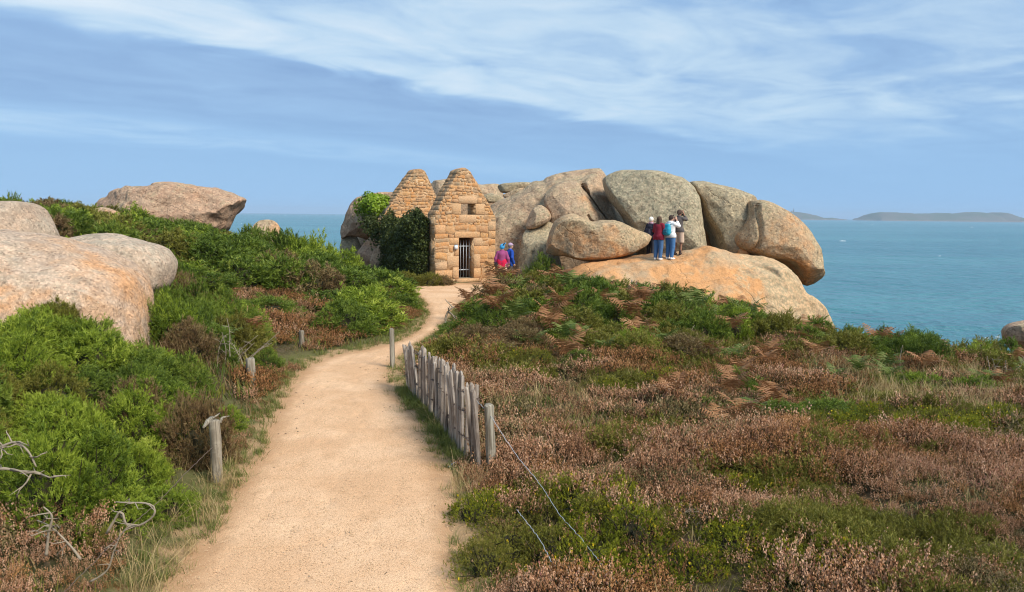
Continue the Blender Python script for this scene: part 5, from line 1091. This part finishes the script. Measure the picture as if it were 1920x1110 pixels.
# ------------------------------------------------------------------ bracken
def frond_mesh(seed, L=.55, mat=L_RUST, curl=1.0):
    rg = np.random.default_rng(seed); n = 15; t = np.linspace(0, 1, n); ang = 1.35-curl*t*1.35; x = np.r_[0, np.cumsum(np.cos(ang[:-1]))]*L/n; z = np.r_[0, np.cumsum(np.sin(ang[:-1]))]*L/n
    A = np.stack([x, 0*x, z], 1); V = []; Tn = []; Fc = []
    for i in range(n-1):
        b = len(V); w_ = .004*(1-.7*t[i]); V += [A[i]+(0, -w_, 0), A[i]+(0, w_, 0), A[i+1]+(0, 0, .002)]; Fc.append((b, b+1, b+2)); Tn += [.2]*3
    for i in range(2, n):
        f = (t[i]-.12)/.88; ln = L*.34*(1-f)**.75*(.55+.9*min(1, f*4))*rg.uniform(.85, 1.1)
        tan = unit((A[i]-A[i-1])[None])[0]
        for s in (-1, 1):
            d = unit((np.array([0, s, 0])+tan*.35+np.array([0, 0, rg.normal(-.05, .12)]))[None])[0]; drop = rg.uniform(.1, .35)
            m = 6; tn = float(np.clip(rg.normal(.5, .22), 0, 1)); b = len(V)
            for q in range(m+1):                   # a leaflet with a toothed edge
                f0 = q/m; p0 = A[i]+d*ln*f0-np.array([0, 0, drop*ln*f0*f0]); wd = L*.021*(1-f0)**.7*(1.25 if q % 2 else .75)
                V += [p0-tan*wd, p0+tan*wd+np.array([0, 0, .003])]; Tn += [tn, min(1, tn+.15)]
                if q: Fc += [(b+2*q-2, b+2*q-1, b+2*q+1), (b+2*q-2, b+2*q+1, b+2*q)]
    return mesh_np('frond', V, np.array(Fc), mat, tint=Tn)
FR = [[frond_mesh(600+i, .55, mt, c) for i, c in enumerate((.8, 1.1, 1.4))] for mt in (L_RUST, L_FERN)]
FERN_L = ['rust brown bracken drooping on the rise before the outcrop', 'green bracken among the gorse of the right rise', 'dead pinkish bracken lying on the heather of the right heath', 'bracken growing among the gorse of the cliff edge', 'brown bracken in the heather left of the path']
nf = 0
def bracken(x, y, s, green, label, group, z=None, nfr=None):
    global nf
    z = zat(x, y) if z is None else z; r0 = empty('bracken', (x, y, z), random.uniform(0, 6.28)); r0.scale = (s, s, s*random.uniform(.85, 1.1)); tag(r0, label, 'fern', group)
    k = nfr or random.randint(5, 7); a0 = random.uniform(0, 6.28)
    for i in range(k):
        link('frond', FR[green][nf % 3], r0, (0, 0, random.uniform(0, .08)), (random.gauss(0, .15), random.gauss(0, .12), a0+i*6.283/k+random.gauss(0, .25))); nf += 1
def bracken_field(poly, step, seed, gshare, smin, smax, lab_r, lab_g, grp, lift=.15):
    P = scatter_pts(poly, step, seed); P = P[path_sd(P) > .5]
    for (x, y), z in zip(P, H(P)):
        if in_rock(x, y, z+.3): continue
        gr = random.random() < gshare; bracken(x, y, random.uniform(smin, smax), int(gr), FERN_L[lab_g if gr else lab_r], grp, z+random.uniform(.0, lift))
bracken_field(R_RB, 1.25, 71, .42, 1.1, 1.8, 0, 1, 'bracken in front of the outcrop', .45)
bracken_field(reg([(980, 19), (960, 15.5), (1120, 13.8), (1200, 15), (1250, 18)]), .95, 72, .25, 1.0, 1.5, 0, 1, 'bracken in front of the outcrop', .2)
bracken_field(R_RE, 1.15, 73, .6, 1.0, 1.6, 3, 3, 'bracken along the cliff edge', .12)
bracken_field(reg([(1240, 13), (1230, 9.2), (1420, 9), (1560, 12.5)]), .85, 74, .15, .7, 1.15, 2, 2, 'bracken on the right heath', .08)
bracken_field(reg([(1250, 16), (1250, 13.5), (1600, 13), (2000, 14), (2000, 16)]), 1.3, 75, .3, .8, 1.2, 2, 2, 'bracken on the right heath', .1)
bracken_field(reg([(300, 13), (330, 12), (500, 14), (450, 16)]), 1.3, 76, .2, .7, 1.1, 4, 4, 'bracken left of the path', .4)

# ------------------------------------------------------------------ heather, grass and undergrowth carpets (geometry nodes)
def blade_tuft(name, seed, nbl, h, spread, w_, mat, lean=.6):
    rg = np.random.default_rng(seed); V, T, Fc = [], [], []
    for k in range(nbl):
        a = rg.uniform(0, 6.28); p = np.r_[rg.normal(0, spread, 2), -.01]; L = h*rg.uniform(.5, 1.15); d = np.array([math.cos(a), math.sin(a), 0]); s = np.array([-d[1], d[0], 0])*w_*.5; ln = lean*rg.uniform(.2, 1.3); tn = np.clip(rg.normal(.5, .25), 0, 1); b = len(V)
        for i, t in enumerate((0, .4, .75, 1)):
            c = p+np.array([0, 0, L*t*(1-.25*ln*t)])+d*L*ln*t*t*.8; ww = (1-t)**.6
            if t < 1: V += [c-s*ww, c+s*ww]; T += [tn*.6+.3*t]*2
            else: V.append(c); T.append(tn*.6+.4)
        Fc += [(b, b+1, b+3), (b, b+3, b+2), (b+2, b+3, b+5), (b+2, b+5, b+4), (b+4, b+5, b+6)]
    return mesh_np(name, V, np.array(Fc), mat, tint=np.clip(T, 0, 1))
def heather_mesh(seed, ns, h, rad, beads, big, mat=L_HEATH):
    rg = np.random.default_rng(seed); base = np.c_[rg.normal(0, rad, (ns, 2)), np.zeros(ns)]; ax = unit(np.c_[base[:, :2]*1.6+rg.normal(0, .22, (ns, 2)), np.ones(ns)]); L = h*rg.uniform(.65, 1.15, ns)
    V, T = needles(base+ax*(L*.15)[:, None], ax, L*.7, 7, .030*big, .0060*big, .8, rg, rg.random(ns)*.6); nV = len(V); mi = np.zeros(nV//3, int)
    tn = np.clip(rg.normal(.5, .28, ns), 0, 1); BV, BT = [], []
    for b in range(beads):
        f = .62+.38*b/max(beads-1, 1); c = base+ax*(L*f)[:, None]+rg.normal(0, .0075*big**.5, (ns, 3)); r = .0080*big*rg.uniform(.7, 1.25, (ns, 1))*(1-.35*b/beads); q = unit(rg.normal(size=(ns, 3))); q2 = unit(np.cross(q, ax)); q3 = np.cross(q, q2)
        # each bell cluster is a little tetrahedral bud
        a0, a1, a2, a3 = c+ax*r*1.3, c+q2*r-ax*r*.4, c-q2*r*.6+q3*r-ax*r*.4, c-q2*r*.6-q3*r-ax*r*.4
        BV.append(np.stack([a0, a1, a2, a0, a2, a3, a0, a3, a1], 1).reshape(-1, 3)); BT.append(np.repeat(np.clip(tn+rg.normal(0, .15, ns), 0, 1), 9))
    BV = np.concatenate(BV); V = np.r_[V, BV]; T = np.r_[T, np.concatenate(BT)]; mi = np.r_[mi, np.ones(len(BV)//3, int)]
    return mesh_np('heather', V, np.arange(len(V)).reshape(-1, 3), mats=[L_HSTEM, mat], tint=T, midx=mi)
def carpet(name, sources, P, idx, scale, label, cat, tilt=.12):
    col = bpy.data.collections.new(name+'_plants')
    for i, me in enumerate(sources): col.objects.link(bpy.data.objects.new('%s_plant_%02d' % (name, i), me))
    P = np.asarray(P, float); me = bpy.data.meshes.new(name); me.vertices.add(len(P)); me.vertices.foreach_set('co', P.astype(np.float32).ravel())
    rot = np.c_[rng.normal(0, tilt, (len(P), 2)), rng.uniform(0, 6.283, len(P))].astype(np.float32)
    me.attributes.new('rot', 'FLOAT_VECTOR', 'POINT').data.foreach_set('vector', rot.ravel()); me.attributes.new('scl', 'FLOAT', 'POINT').data.foreach_set('value', np.asarray(scale, np.float32)); me.attributes.new('idx', 'INT', 'POINT').data.foreach_set('value', np.asarray(idx, np.int32))
    o = link(name, me); ng = bpy.data.node_groups.new(name, 'GeometryNodeTree'); ng.interface.new_socket('Geometry', in_out='INPUT', socket_type='NodeSocketGeometry'); ng.interface.new_socket('Geometry', in_out='OUTPUT', socket_type='NodeSocketGeometry')
    N_ = lambda t, **k: (lambda nd: [setattr(nd, a, b) for a, b in k.items()] and nd or nd)(ng.nodes.new(t))
    gi, go = N_('NodeGroupInput'), N_('NodeGroupOutput'); ip = N_('GeometryNodeInstanceOnPoints'); ci = N_('GeometryNodeCollectionInfo'); ci.inputs[0].default_value = col; ci.inputs['Separate Children'].default_value = True; ci.inputs['Reset Children'].default_value = True
    def attr(nm, ty): nd = ng.nodes.new('GeometryNodeInputNamedAttribute'); nd.data_type = ty; nd.inputs[0].default_value = nm; return nd.outputs[0]
    lk = ng.links.new; lk(gi.outputs[0], ip.inputs['Points']); lk(ci.outputs[0], ip.inputs['Instance']); ip.inputs['Pick Instance'].default_value = True
    e2r = ng.nodes.new('FunctionNodeEulerToRotation'); lk(attr('rot', 'FLOAT_VECTOR'), e2r.inputs[0]); lk(e2r.outputs[0], ip.inputs['Rotation'])
    lk(attr('idx', 'INT'), ip.inputs['Instance Index']); lk(attr('scl', 'FLOAT'), ip.inputs['Scale']); lk(ip.outputs[0], go.inputs[0])
    md = o.modifiers.new('carpet', 'NODES'); md.node_group = ng
    return tag(o, label, cat, kind='stuff')
def rand_pts(poly, dens, seed):
    rg = np.random.default_rng(seed); lo, hi = poly.min(0), poly.max(0); n_ = int((hi-lo).prod()*dens); P = rg.uniform(lo, hi, (n_, 2)); return P[inside(P, poly)]
patch = lambda P, s, seed: fbm(np.c_[P*s, np.zeros(len(P))], seed, 3)
HS = [heather_mesh(700+i, 46, .20, .075, 8, 1.0, (L_HEATH, L_HEATH, L_HRUST, L_HOLIV)[i]) for i in range(4)]+[heather_mesh(710+i, 34, .23, .10, 6, 1.6, (L_HEATH, L_HRUST, L_HOLIV)[i]) for i in range(3)]+[gorse_mesh('heather', 720, 26, 8, 10, .030, .0062, .06, L_OLIVE, .16, .19)[0], gorse_mesh('heather', 721, 22, 5, 9, .05, .0125, .08, L_OLIVE, .20, .22)[0]]
R_HEATH = reg([(850, 4.6), (2150, 4.6), (2150, 17), (1500, 17.5), (1250, 17.6), (1000, 18), (850, 18.5), (790, 15), (745, 12)])
def in_mats(P):
    r = np.zeros(len(P), bool)
    for q in MATS: r |= inside(P, q)
    return r
grassy_r = [reg([(925, 11.2), (900, 8.3), (1040, 8.6), (1160, 10.8), (1080, 12)]), reg([(1590, 13.4), (1600, 11.3), (1900, 11.1), (1960, 13.6)]), reg([(1500, 16), (1500, 13.6), (1960, 14.2), (1960, 16)])]
def in_grassy(P):
    r = np.zeros(len(P), bool)
    for q in grassy_r: r |= inside(P, q)
    return r
heath = []
near_p = rand_pts(reg([(850, 4.6), (2150, 4.6), (2150, 10.2), (850, 10.2)]), 56, 1); far_p = rand_pts(R_HEATH, 30, 2); far_p = far_p[far_p[:, 1] > 9.8]
left_p = np.concatenate([rand_pts(reg([(-300, 4.6), (60, 4.6), (230, 5.6), (150, 6.3), (-300, 5.6)]), 46, 3), rand_pts(reg([(425, 9.0), (455, 8.4), (515, 9.4), (548, 12), (560, 14), (520, 14), (440, 12)]), 40, 4), rand_pts(reg([(400, 17.4), (500, 15.5), (600, 15.6), (680, 17.2), (640, 19.5), (540, 20.8), (400, 20)]), 20, 5), rand_pts(reg([(690, 18), (790, 19.5), (795, 24), (700, 25)]), 14, 6)])
PTS, IDX, SCL = [], [], []
for P, lod in ((near_p, 0), (far_p, 1), (left_p, 2)):
    sd = path_sd(P); keep = (sd > .22)&~(in_mats(P)&(rng.random(len(P)) < .82))&~(in_grassy(P)&(rng.random(len(P)) < .6))
    pn = patch(P, .55, 33); keep &= (pn > -.85)|(rng.random(len(P)) < .4); P = P[keep]; z = H(P)
    near = P[:, 1] < 9.8; PTS.append(np.c_[P, z-.02]); q1 = patch(P, .75, 91)+rng.normal(0, .25, len(P)); q2 = patch(P, .6, 95)+rng.normal(0, .25, len(P)); q1 = q1+(.55 if lod == 2 else 0)+.42*np.clip((P[:, 1]-10.5)/2.5, 0, 1); kd = np.where(q2 > .62, 3, np.where(q1 > .45, 1, np.where(q1 < -.55, 2, 0)))
    IDX.append(np.where(near, np.array([[0, 1], [2, 2], [3, 3], [7, 7]])[kd, rng.integers(0, 2, len(P))], np.array([4, 5, 6, 8])[kd])); SCL.append(np.clip(.95+.6*patch(P, 1.1, 97)+rng.normal(0, .12, len(P)), .5, 1.6)*np.clip(path_sd(P)*1.3, .45, 1))
carpet('heather', HS, np.concatenate(PTS), np.concatenate(IDX), np.concatenate(SCL), 'faded pink brown heather carpeting the heath on both sides of the path', 'heather')
# short dark undergrowth between everything
UG = [blade_tuft('undergrowth', 800+i, 22, .13, .07, .007, L_OLIVE if i % 2 else L_HOLIV, .9) for i in range(3)]+[blade_tuft('undergrowth', 810+i, 16, .20, .11, .013, (L_OLIVE, L_BROWN, L_DARK)[i], .9) for i in range(3)]
ug = np.concatenate([rand_pts(reg([(830, 4.6), (2150, 4.6), (2150, 10), (780, 10.5)]), 26, 11), rand_pts(reg([(750, 10), (2150, 10), (2150, 18.8), (1250, 25), (1000, 29), (850, 25), (850, 18)]), 15, 12), rand_pts(reg([(-350, 4.6), (380, 4.6), (470, 9), (560, 14), (-350, 14)]), 26, 13), rand_pts(reg([(-100, 14), (560, 14), (800, 18), (800, 26), (740, 30), (400, 34), (-200, 36)]), 9, 14)])
sd = path_sd(ug); ug = ug[sd > .10]; z = H(ug)
carpet('undergrowth', UG, np.c_[ug, z-.01], np.where(ug[:, 1] < 10, rng.integers(0, 3, len(ug)), rng.integers(3, 6, len(ug))), rng.uniform(.6, 1.5, len(ug))*np.clip(path_sd(ug)*1.5+.2, .3, 1), 'short dark undergrowth filling the gaps between the bushes', 'undergrowth')
# grass: green on the verges, straw in the open patches
GT = [blade_tuft('grass', 820+i, 26, .17, .035, .0055, L_GRASS, 1.0) for i in range(3)]+[blade_tuft('grass', 830+i, 20, .34, .05, .0050, L_STRAW, .8) for i in range(3)]+[blade_tuft('grass', 840+i, 14, .42, .06, .009, L_STRAW, .7) for i in range(2)]
allp = rand_pts(np.array([[-6, 4.3], [6, 4.3], [6, 30], [-6, 30]]), 95, 21); sd = path_sd(allp); pn = patch(allp, .9, 44)
vg = allp[(sd > -.03)&(sd < .5)&(rng.random(len(allp)) < np.clip(.95-sd*1.0+pn*.6, .05, 1)*np.where(allp[:, 1] > 11, .95, .8))]
vs = rng.uniform(.45, 1.1, len(vg))
sg = np.concatenate([rand_pts(q, (26, 48, 40)[i], 22+i) for i, q in enumerate(grassy_r)]+[rand_pts(reg([(868, 6.9), (850, 9.3), (905, 9.0), (950, 8.2), (930, 7.3)]), 45, 30), rand_pts(reg([(200, 5.9), (330, 5.6), (400, 6.8), (455, 8.2), (420, 8.6), (340, 7.3)]), 42, 31), rand_pts(reg([(180, 4.9), (310, 4.9), (330, 5.9), (200, 6.0)]), 40, 32), rand_pts(R_HEATH, 2.0, 33), rand_pts(R_RB, 5, 34), rand_pts(R_LG, 2.0, 36), rand_pts(reg([(330, 12.3), (460, 13), (520, 14.5), (400, 16)]), 8, 35)])
sg = sg[path_sd(sg) > .05]; si_ = np.where(sg[:, 1] > 11, rng.integers(6, 8, len(sg)), rng.integers(3, 6, len(sg))); gsc = rng.uniform(.5, 1.15, len(sg))
mixg = rng.random(len(sg)) < .3; si_ = np.where(mixg, rng.integers(0, 3, len(sg)), si_)
fi = rng.integers(0, 200, 620); fv = FL[fi]+np.c_[-np.abs(rng.normal(0, .17, 620))+.04, rng.normal(0, .1, 620)]; vg = np.r_[vg, fv]; vs = np.r_[vs, rng.uniform(.35, 1.1, 620)]
GP_ = np.concatenate([vg, sg]); carpet('grass', GT, np.c_[GP_, H(GP_)-.015], np.r_[rng.integers(0, 3, len(vg)), si_], np.r_[vs, gsc], 'green verge grass and straw coloured tufts beside the path and on the heath', 'grass', .25)
# loose grit and bits of twig on the path
def grit(seed):
    rg = np.random.default_rng(seed); V, Fc = [], []
    for k in range(9):
        c = np.r_[rg.normal(0, .10, 2), 0]; r = rg.uniform(.003, .008); a = rg.uniform(0, 6.28); b = len(V)
        V += [c+(r*math.cos(a+q*1.571), r*math.sin(a+q*1.571)*.8, 0) for q in range(4)]+[c+rg.normal(0, .2, 3)*r+(0, 0, r*.8)]; Fc += [(b, b+1, b+4), (b+1, b+2, b+4), (b+2, b+3, b+4), (b+3, b, b+4)]
    return mesh_np('grit', V, np.array(Fc), M_GRIT)
M_GRIT = mat_plain('grit', (.56, .38, .22), .9, .45, 60)
gq = rand_pts(np.array([[-3.5, 4.6], [0.5, 4.6], [0.5, 16], [-3.5, 16]]), 90, 41); gq = gq[path_sd(gq) < .05]
def litter(seed):
    rg = np.random.default_rng(seed); mb = MB()
    for k in range(2):
        c = np.r_[rg.normal(0, .12, 2), .005]; a = rg.uniform(0, 6.28); L_ = rg.uniform(.012, .05); d = np.array([math.cos(a), math.sin(a), 0])*L_; mb.tube([c-d*.5, c+rg.normal(0, .006, 3)*np.array([1, 1, 0])+(0, 0, .004), c+d*.5], rg.uniform(.0018, .0035), 4, False)
    return mb.mesh('litter', M_TWIG)
lq = gq[rng.random(len(gq)) < .011*(1+3*(path_sd(gq) > -.25))]; gi_ = np.r_[rng.integers(0, 3, len(gq)), rng.integers(3, 5, len(lq))]; gq = np.r_[gq, lq]
carpet('grit', [grit(900+i) for i in range(3)]+[litter(910), litter(911)], np.c_[gq, .018+.012*np.clip(-path_sd(gq), 0, .6)], gi_, rng.uniform(.6, 1.4, len(gq)), 'loose coarse grit and bits of twig lying on the gravel path', 'grit', .02)

# ------------------------------------------------------------------ ivy and leafy masses
def leaf_mass(name, pts, nrm, size, mat, seed, parent=None):
    rg = np.random.default_rng(seed); n_ = len(pts); nn = unit(nrm+rg.normal(0, .45, (n_, 3))); a = unit(np.cross(nn, rg.normal(size=(n_, 3)))); b = np.cross(nn, a); s = size*rg.uniform(.6, 1.3, (n_, 1))
    V = np.stack([pts-a*s*.1, pts+b*s*.5+a*s*.35, pts+a*s*1.1-nn*s*.12, pts-b*s*.5+a*s*.35, pts+a*s*.5+nn*s*.10], 1).reshape(-1, 3); b0 = np.arange(n_)*5
    Fc = np.concatenate([np.stack([b0+i, b0+j, b0+4], 1) for i, j in ((0, 3), (3, 2), (2, 1), (1, 0))])
    return mesh_np(name, V, Fc, mat, tint=np.repeat(np.clip(rg.normal(.45, .25, n_), 0, 1), 5))
def ivy_wall():
    rg = np.random.default_rng(5); r0 = empty('ivy', HUT_O, HUT_A); tag(r0, 'dense dark ivy blanketing the side wall of the hut', 'ivy')
    L_ = 4.6; nu, nv = 40, 26; U = np.linspace(0, 1, nu); Vv = np.linspace(0, 1, nv)
    def surf(u, v):                                # u along the wall, v from ground to top
        y = .55+L_*u; top = 2.9+.16*np.sin(u*7)+.14*vnoise(np.stack([u*9, u*0, u*0], -1), 8)-.5*np.clip(.14-u, 0, 1)*4
        z = -.15+v*(top+.15); bulge = .62*np.sqrt(np.clip(1-(2*np.clip(u, 0, 1)-1)**4, 0, 1))*(1-.55*v**3)*np.clip((1-v)*6, 0, 1)**.5+.12
        x = -bulge-.26*fbm(np.stack([y*1.2, z*1.2, z*0], -1), 61, 3); return np.stack([x, y, z], -1)
    a, b = np.meshgrid(U, Vv, indexing='ij'); G = surf(a, b).reshape(-1, 3); G[:, 0] += .10
    ij = np.arange(nu*nv).reshape(nu, nv); Q = np.stack([ij[:-1, :-1], ij[:-1, 1:], ij[1:, 1:], ij[1:, :-1]], -1).reshape(-1, 4)
    Gb = G.copy(); Gb[:, 0] = -.03; ne = len(G); rim = np.r_[ij[:, -1]]; Qc = np.stack([rim[:-1], ne+rim[:-1], ne+rim[1:], rim[1:]], 1); e1 = ij[0]; Qd = np.stack([e1[:-1], ne+e1[:-1], ne+e1[1:], e1[1:]], 1)
    e2 = ij[-1]; Qe = np.stack([e2[:-1], e2[1:], ne+e2[1:], ne+e2[:-1]], 1)
    link('stems', mesh_np('stems', np.r_[G, Gb], np.concatenate([Q, Qc, Qd, Qe]), M_DUFF), r0)
    n_ = 15000; u = rg.random(n_)*1.04-.02; v = rg.random(n_)**.9*1.02; p = surf(u, v); e = .01; du = surf(u+e, v)-p; dv = surf(u, v+e)-p; nr = unit(np.cross(dv, du)); nr *= np.sign(-nr[:, :1]+1e-9)*1.0
    p = p+nr*(rg.random((n_, 1))**2*.26-.06); 
    k = rg.random(n_) < .08; p[k, 2] += rg.uniform(0, .12, k.sum())
    link('foliage', leaf_mass('foliage', p, nr*.8+np.array([0, 0, -.25]), .085, L_IVY, 62), r0)
ivy_wall()
def leafy(label, px, py, Y, rx, ry, rz, seed, n_=5200, size=.11, mat=None, name='ivy', cat='ivy', hang=()):
    rg = np.random.default_rng(seed); c = at(px, py, Y); r0 = empty(name, c); tag(r0, label, cat); d = dome_dirs(n_, rg, -1); r = dome_r(d, seed)
    u = rg.uniform(.72, 1.05, n_); p = d*np.array([rx, ry, rz])*(r*u)[:, None]; nr = unit(d+np.array([0, 0, .3]))
    link('foliage', leaf_mass('foliage', p, nr, size, mat or L_IVYB, seed), r0)
    me = core_mesh(seed, rx, rz*1.0, .72); o = link('branches', me, r0); V2 = np.array([v.co[:] for v in me.vertices]); V2[:, 1] *= ry/rx; me.vertices.foreach_set('co', V2.astype(np.float32).ravel())
    if len(hang):
        hp = []
        for (hx, hy, k) in hang:
            q = at(hx, hy, Y-.9)-c; hp.append(np.array(q)+rg.normal(0, .22, (k, 3)))
        hp = np.concatenate(hp); link('trailing_stems', leaf_mass('trailing_stems', hp, np.tile([0, -1., .2], (len(hp), 1)), size*.9, L_IVY, seed+1), r0)
leafy('bright green ivy crowning the reddish rock left of the hut', 705, 388, 38.0, .92, .95, .72, 650, hang=[(690, 415, 300), (702, 432, 300), (712, 448, 260), (718, 420, 300), (722, 440, 240), (728, 460, 120)])

# ------------------------------------------------------------------ dead branches and small twigs
def branch(name, start, pts, r, label, twigs=5, seed=0, mat=None):
    rg = np.random.default_rng(seed); P = smooth_line(pts, 26); P += fbm(P*3, seed, 2)[:, None]*.012; o0 = P[0].copy(); mb = MB(); mb.tube(P-o0, np.linspace(r, r*.45, len(P))*(1+.15*np.sin(np.arange(len(P))*1.7)), 7)
    for k in range(twigs):
        i = rg.integers(6, 25); d = unit((rg.normal(0, 1, 3)*np.array([1, .7, .6])+np.array([0, -.2, .35]))[None])[0]; L = r*rg.uniform(7, 17); q = P[i]-o0; mb.tube([q, q+d*L*.4+rg.normal(0, .012, 3), q+d*L*.75+rg.normal(0, .02, 3), q+d*L], [r*.5, r*.4, r*.3, r*.12], 5)
        if rg.random() < .6: e = q+d*L*.5; d2 = unit((d+rg.normal(0, .7, 3))[None])[0]; mb.tube([e, e+d2*L*.3, e+d2*L*.55], [r*.3, r*.22, r*.08], 4)
    return tag(link(name, mb.mesh(name, mat or M_DEAD, True), loc=tuple(o0)), label, 'branch')
def B(label, pix, Y, r, twigs=5, seed=0, dY=0.0): return branch('dead_branch', None, [px3(x, y, Y+dY*i) for i, (x, y) in enumerate(pix)], r, label, twigs, seed)
B('thick grey dead branch reaching in from the left frame edge', [(-60, 850), (0, 838), (30, 830), (55, 850), (72, 872)], 5.75, .014, 9, 1)
B('lower bare branch at the left frame edge among gorse', [(-60, 892), (0, 880), (40, 885), (80, 892)], 5.75, .017, 8, 2)
B('bare hooked branch bending back over the gorse by the slanting wire', [(200, 1000), (225, 960), (236, 985), (262, 985), (290, 965), (292, 950), (278, 943), (215, 943)], 5.6, .011, 6, 3)
B('forked dead stick standing up in front of the near gorse', [(150, 1050), (128, 1020), (100, 990), (70, 975)], 5.45, .010, 7, 4)
B('upright pale dead stick near the bottom left heather', [(88, 1040), (92, 1000), (100, 965), (84, 948)], 5.4, .012, 5, 5)
B('long dry stem lying along the path side of the near gorse', [(170, 1090), (200, 1070), (215, 1030), (228, 1000), (245, 985)], 5.35, .008, 6, 6)
for i in range(9):
    x0, y0 = 415+random.uniform(-10, 50), 694-i*3.5; x1, y1 = x0+random.uniform(-20, 75), y0-random.uniform(25, 80)
    B('bare tangled stick in the dark gorse above the short thick post, %slowest one' % ('', 'second ', 'third ', 'fourth ', 'fifth ', 'sixth ', 'seventh ', 'eighth ', 'topmost, not the ')[i] if i < 8 else 'topmost bare tangled stick in the dark gorse above the short thick post', [(x0, y0), ((x0+x1)/2+random.uniform(-9, 9), (y0+y1)/2+random.uniform(-6, 6)), (x1, y1)], 12.6+random.uniform(-.3, .3), .009, 5, 20+i)['group'] = 'tangled sticks left of the path'
B('arched pale dead branch on the right rise', [(1278, 665), (1280, 648), (1283, 638), (1262, 631), (1236, 632)], 16.6, .028, 3, 30)
B('gnarled bare trunk at the bend of the path', [(838, 612), (836, 596), (842, 582), (852, 575)], 19.6, .040, 5, 31)
for (x, yb, yt, lb, sd_) in ((1870, 722, 672, 'tall thin bare stick by the cliff edge gorse', 1), (1856, 712, 668, 'thin pale stick leaning left near the cliff edge', 2), (1886, 705, 675, 'thin stick leaning right at the cliff edge', 3), (1687, 690, 648, 'thin white stick in the gorse, nearer the outcrop', 4), (1910, 715, 668, 'twiggy dead stem at the right frame edge', 5), (1640, 835, 800, 'short pale stick rising from the heath by a dead frond', 6)):
    Yb = 15.2 if yb < 780 else 9.4
    branch('dead_branch', None, [px3(x, yb+10, Yb), px3(x+sd_-3, (yb+yt)/2, Yb), px3(x+(sd_-3)*5, yt, Yb)], .011 if yb < 780 else .007, lb, 3, 40+sd_)
for i, (x, y, Y) in enumerate(((1300, 985, 6.6), (1345, 995, 6.6), (1270, 970, 6.7), (1380, 1000, 6.5), (1240, 965, 6.8), (1600, 1010, 6.4))):
    k = .28; p0 = at(x, y, Y); branch('dead_branch', None, [(p0.x, p0.y, p0.z-.03), (p0.x+.12, p0.y+.03, p0.z+.06), (p0.x+.26, p0.y, p0.z+.02)], .006, 'curled grey dead stem on the right foreground mat, %s from the left' % ('third', 'fourth', 'second', 'fifth', 'first', 'sixth')[i], 7, 60+i)['group'] = 'curled grey stems on the right mat'

# ------------------------------------------------------------------ every plant gets words of its own: what it looks like and what it grows beside
MARK = [('the nearest left post', P_B.location), ('the short thick post', P_C.location), ('the small far post', P_D.location), ('the lone leaning post', P_A.location), ('the tall square post', P_E.location), ('the paling fence', fence.location),
        ('the hut doorway', hut.location+Vector((1.3, -.6, 0))), ('the ivy wall', hut.location+Vector((-1.2, 1, 0))), ('the path bend', Vector((-3.0, 19, 0))), ('the gnarled trunk', Vector((-1.7, 19.6, 0))),
        ('the arched dead branch', Vector((3.6, 16.6, 0))), ('the tall bare stick', Vector((10, 15.2, 0))), ('the broken grey paling', Vector((4.8, 26.4, 0))), ('the bare hooked branch', Vector((-3.1, 6.2, 0))), ('the edge branches', Vector((-4.3, 6.4, 0))), ('the slack wire', Vector((.6, 6.6, 0))), ('the curled grey stems', Vector((1.8, 6.6, 0)))]
BL = {'largest pinkish': 'the largest pinkish boulder', 'low rounded pale': 'the pale rounded boulder', 'steep grey': 'the steep left boulder', 'long flat topped': 'the long skyline rock', 'small round rock': 'the round hilltop rock', 'smooth orange granite': 'the orange slab', 'grey speckled shoulder': 'the speckled shoulder rock', 'rock with dark': 'the right frame edge rock', 'upright grey slab': 'the upright grey slab', 'low brown rock': 'the half hidden brown rock'}
for o in ROCKBOX:
    for k, v in BL.items():
        if o['label'].startswith(k): MARK.append((v, o.location+Vector((0, -1.0, 0))))
ORD = ['', 'second ', 'third ', 'fourth ', 'fifth ', 'sixth ', 'seventh ', 'eighth ', 'ninth ', 'tenth ']+['%dth ' % k for k in range(11, 60)]
LOOK = {'gorse_green': 'bright green', 'gorse_dark': 'dark green', 'gorse_olive': 'olive', 'gorse_brown': 'dead brown', 'bracken_rust': 'rusty brown', 'bracken_green': 'green'}
fam = {}
for o in list(COL.objects):
    if o.parent or not o.get('group') or o.get('category') not in ('bush', 'fern'): continue
    mats_ = [c.data.materials[0].name for c in o.children if c.data and c.data.materials]
    look = next((LOOK[q] for q in mats_ if q in LOOK), 'green'); p_ = o.location
    best = min(MARK, key=lambda q: math.hypot(p_.x-q[1].x, p_.y-q[1].y)); dx, dy = p_.x-best[1].x, p_.y-best[1].y
    side = ('left of' if dx < 0 else 'right of') if abs(dx) > abs(dy)*.8 else ('in front of' if dy < 0 else 'behind')
    kind_ = 'bracken plant' if o['category'] == 'fern' else ('yellow flowered mat' if o.name.startswith('dwarf') else 'gorse bush')
    fam.setdefault((look, kind_, side, best[0]), []).append((math.hypot(dx, dy), o.name, o))
for (look, kind_, side, mk), L in fam.items():
    for i, (d_, nm, o) in enumerate(sorted(L)):
        o['label'] = '%s %s %s %s' % (look, kind_, side, mk) if len(L) == 1 else '%s %s %s %s, %sclosest to it' % (look, kind_, side, mk, ORD[i])
# ------------------------------------------------------------------ sea haze
m = bpy.data.materials.new('haze'); m.use_nodes = True; n = NT(m.node_tree); pv = n.n('ShaderNodeVolumePrincipled'); pv.inputs['Color'].default_value = (.62, .80, 1.0, 1); pv.inputs['Density'].default_value = .00010
o = n.n('ShaderNodeOutputMaterial'); n.l(pv.outputs[0], o.inputs['Volume'])
mb = MB(); mb.box((-9500, -500, SEA_Z-6), (9500, 14600, 95)); hz = link('haze', mb.mesh('haze', m)); tag(hz, kind='stuff')
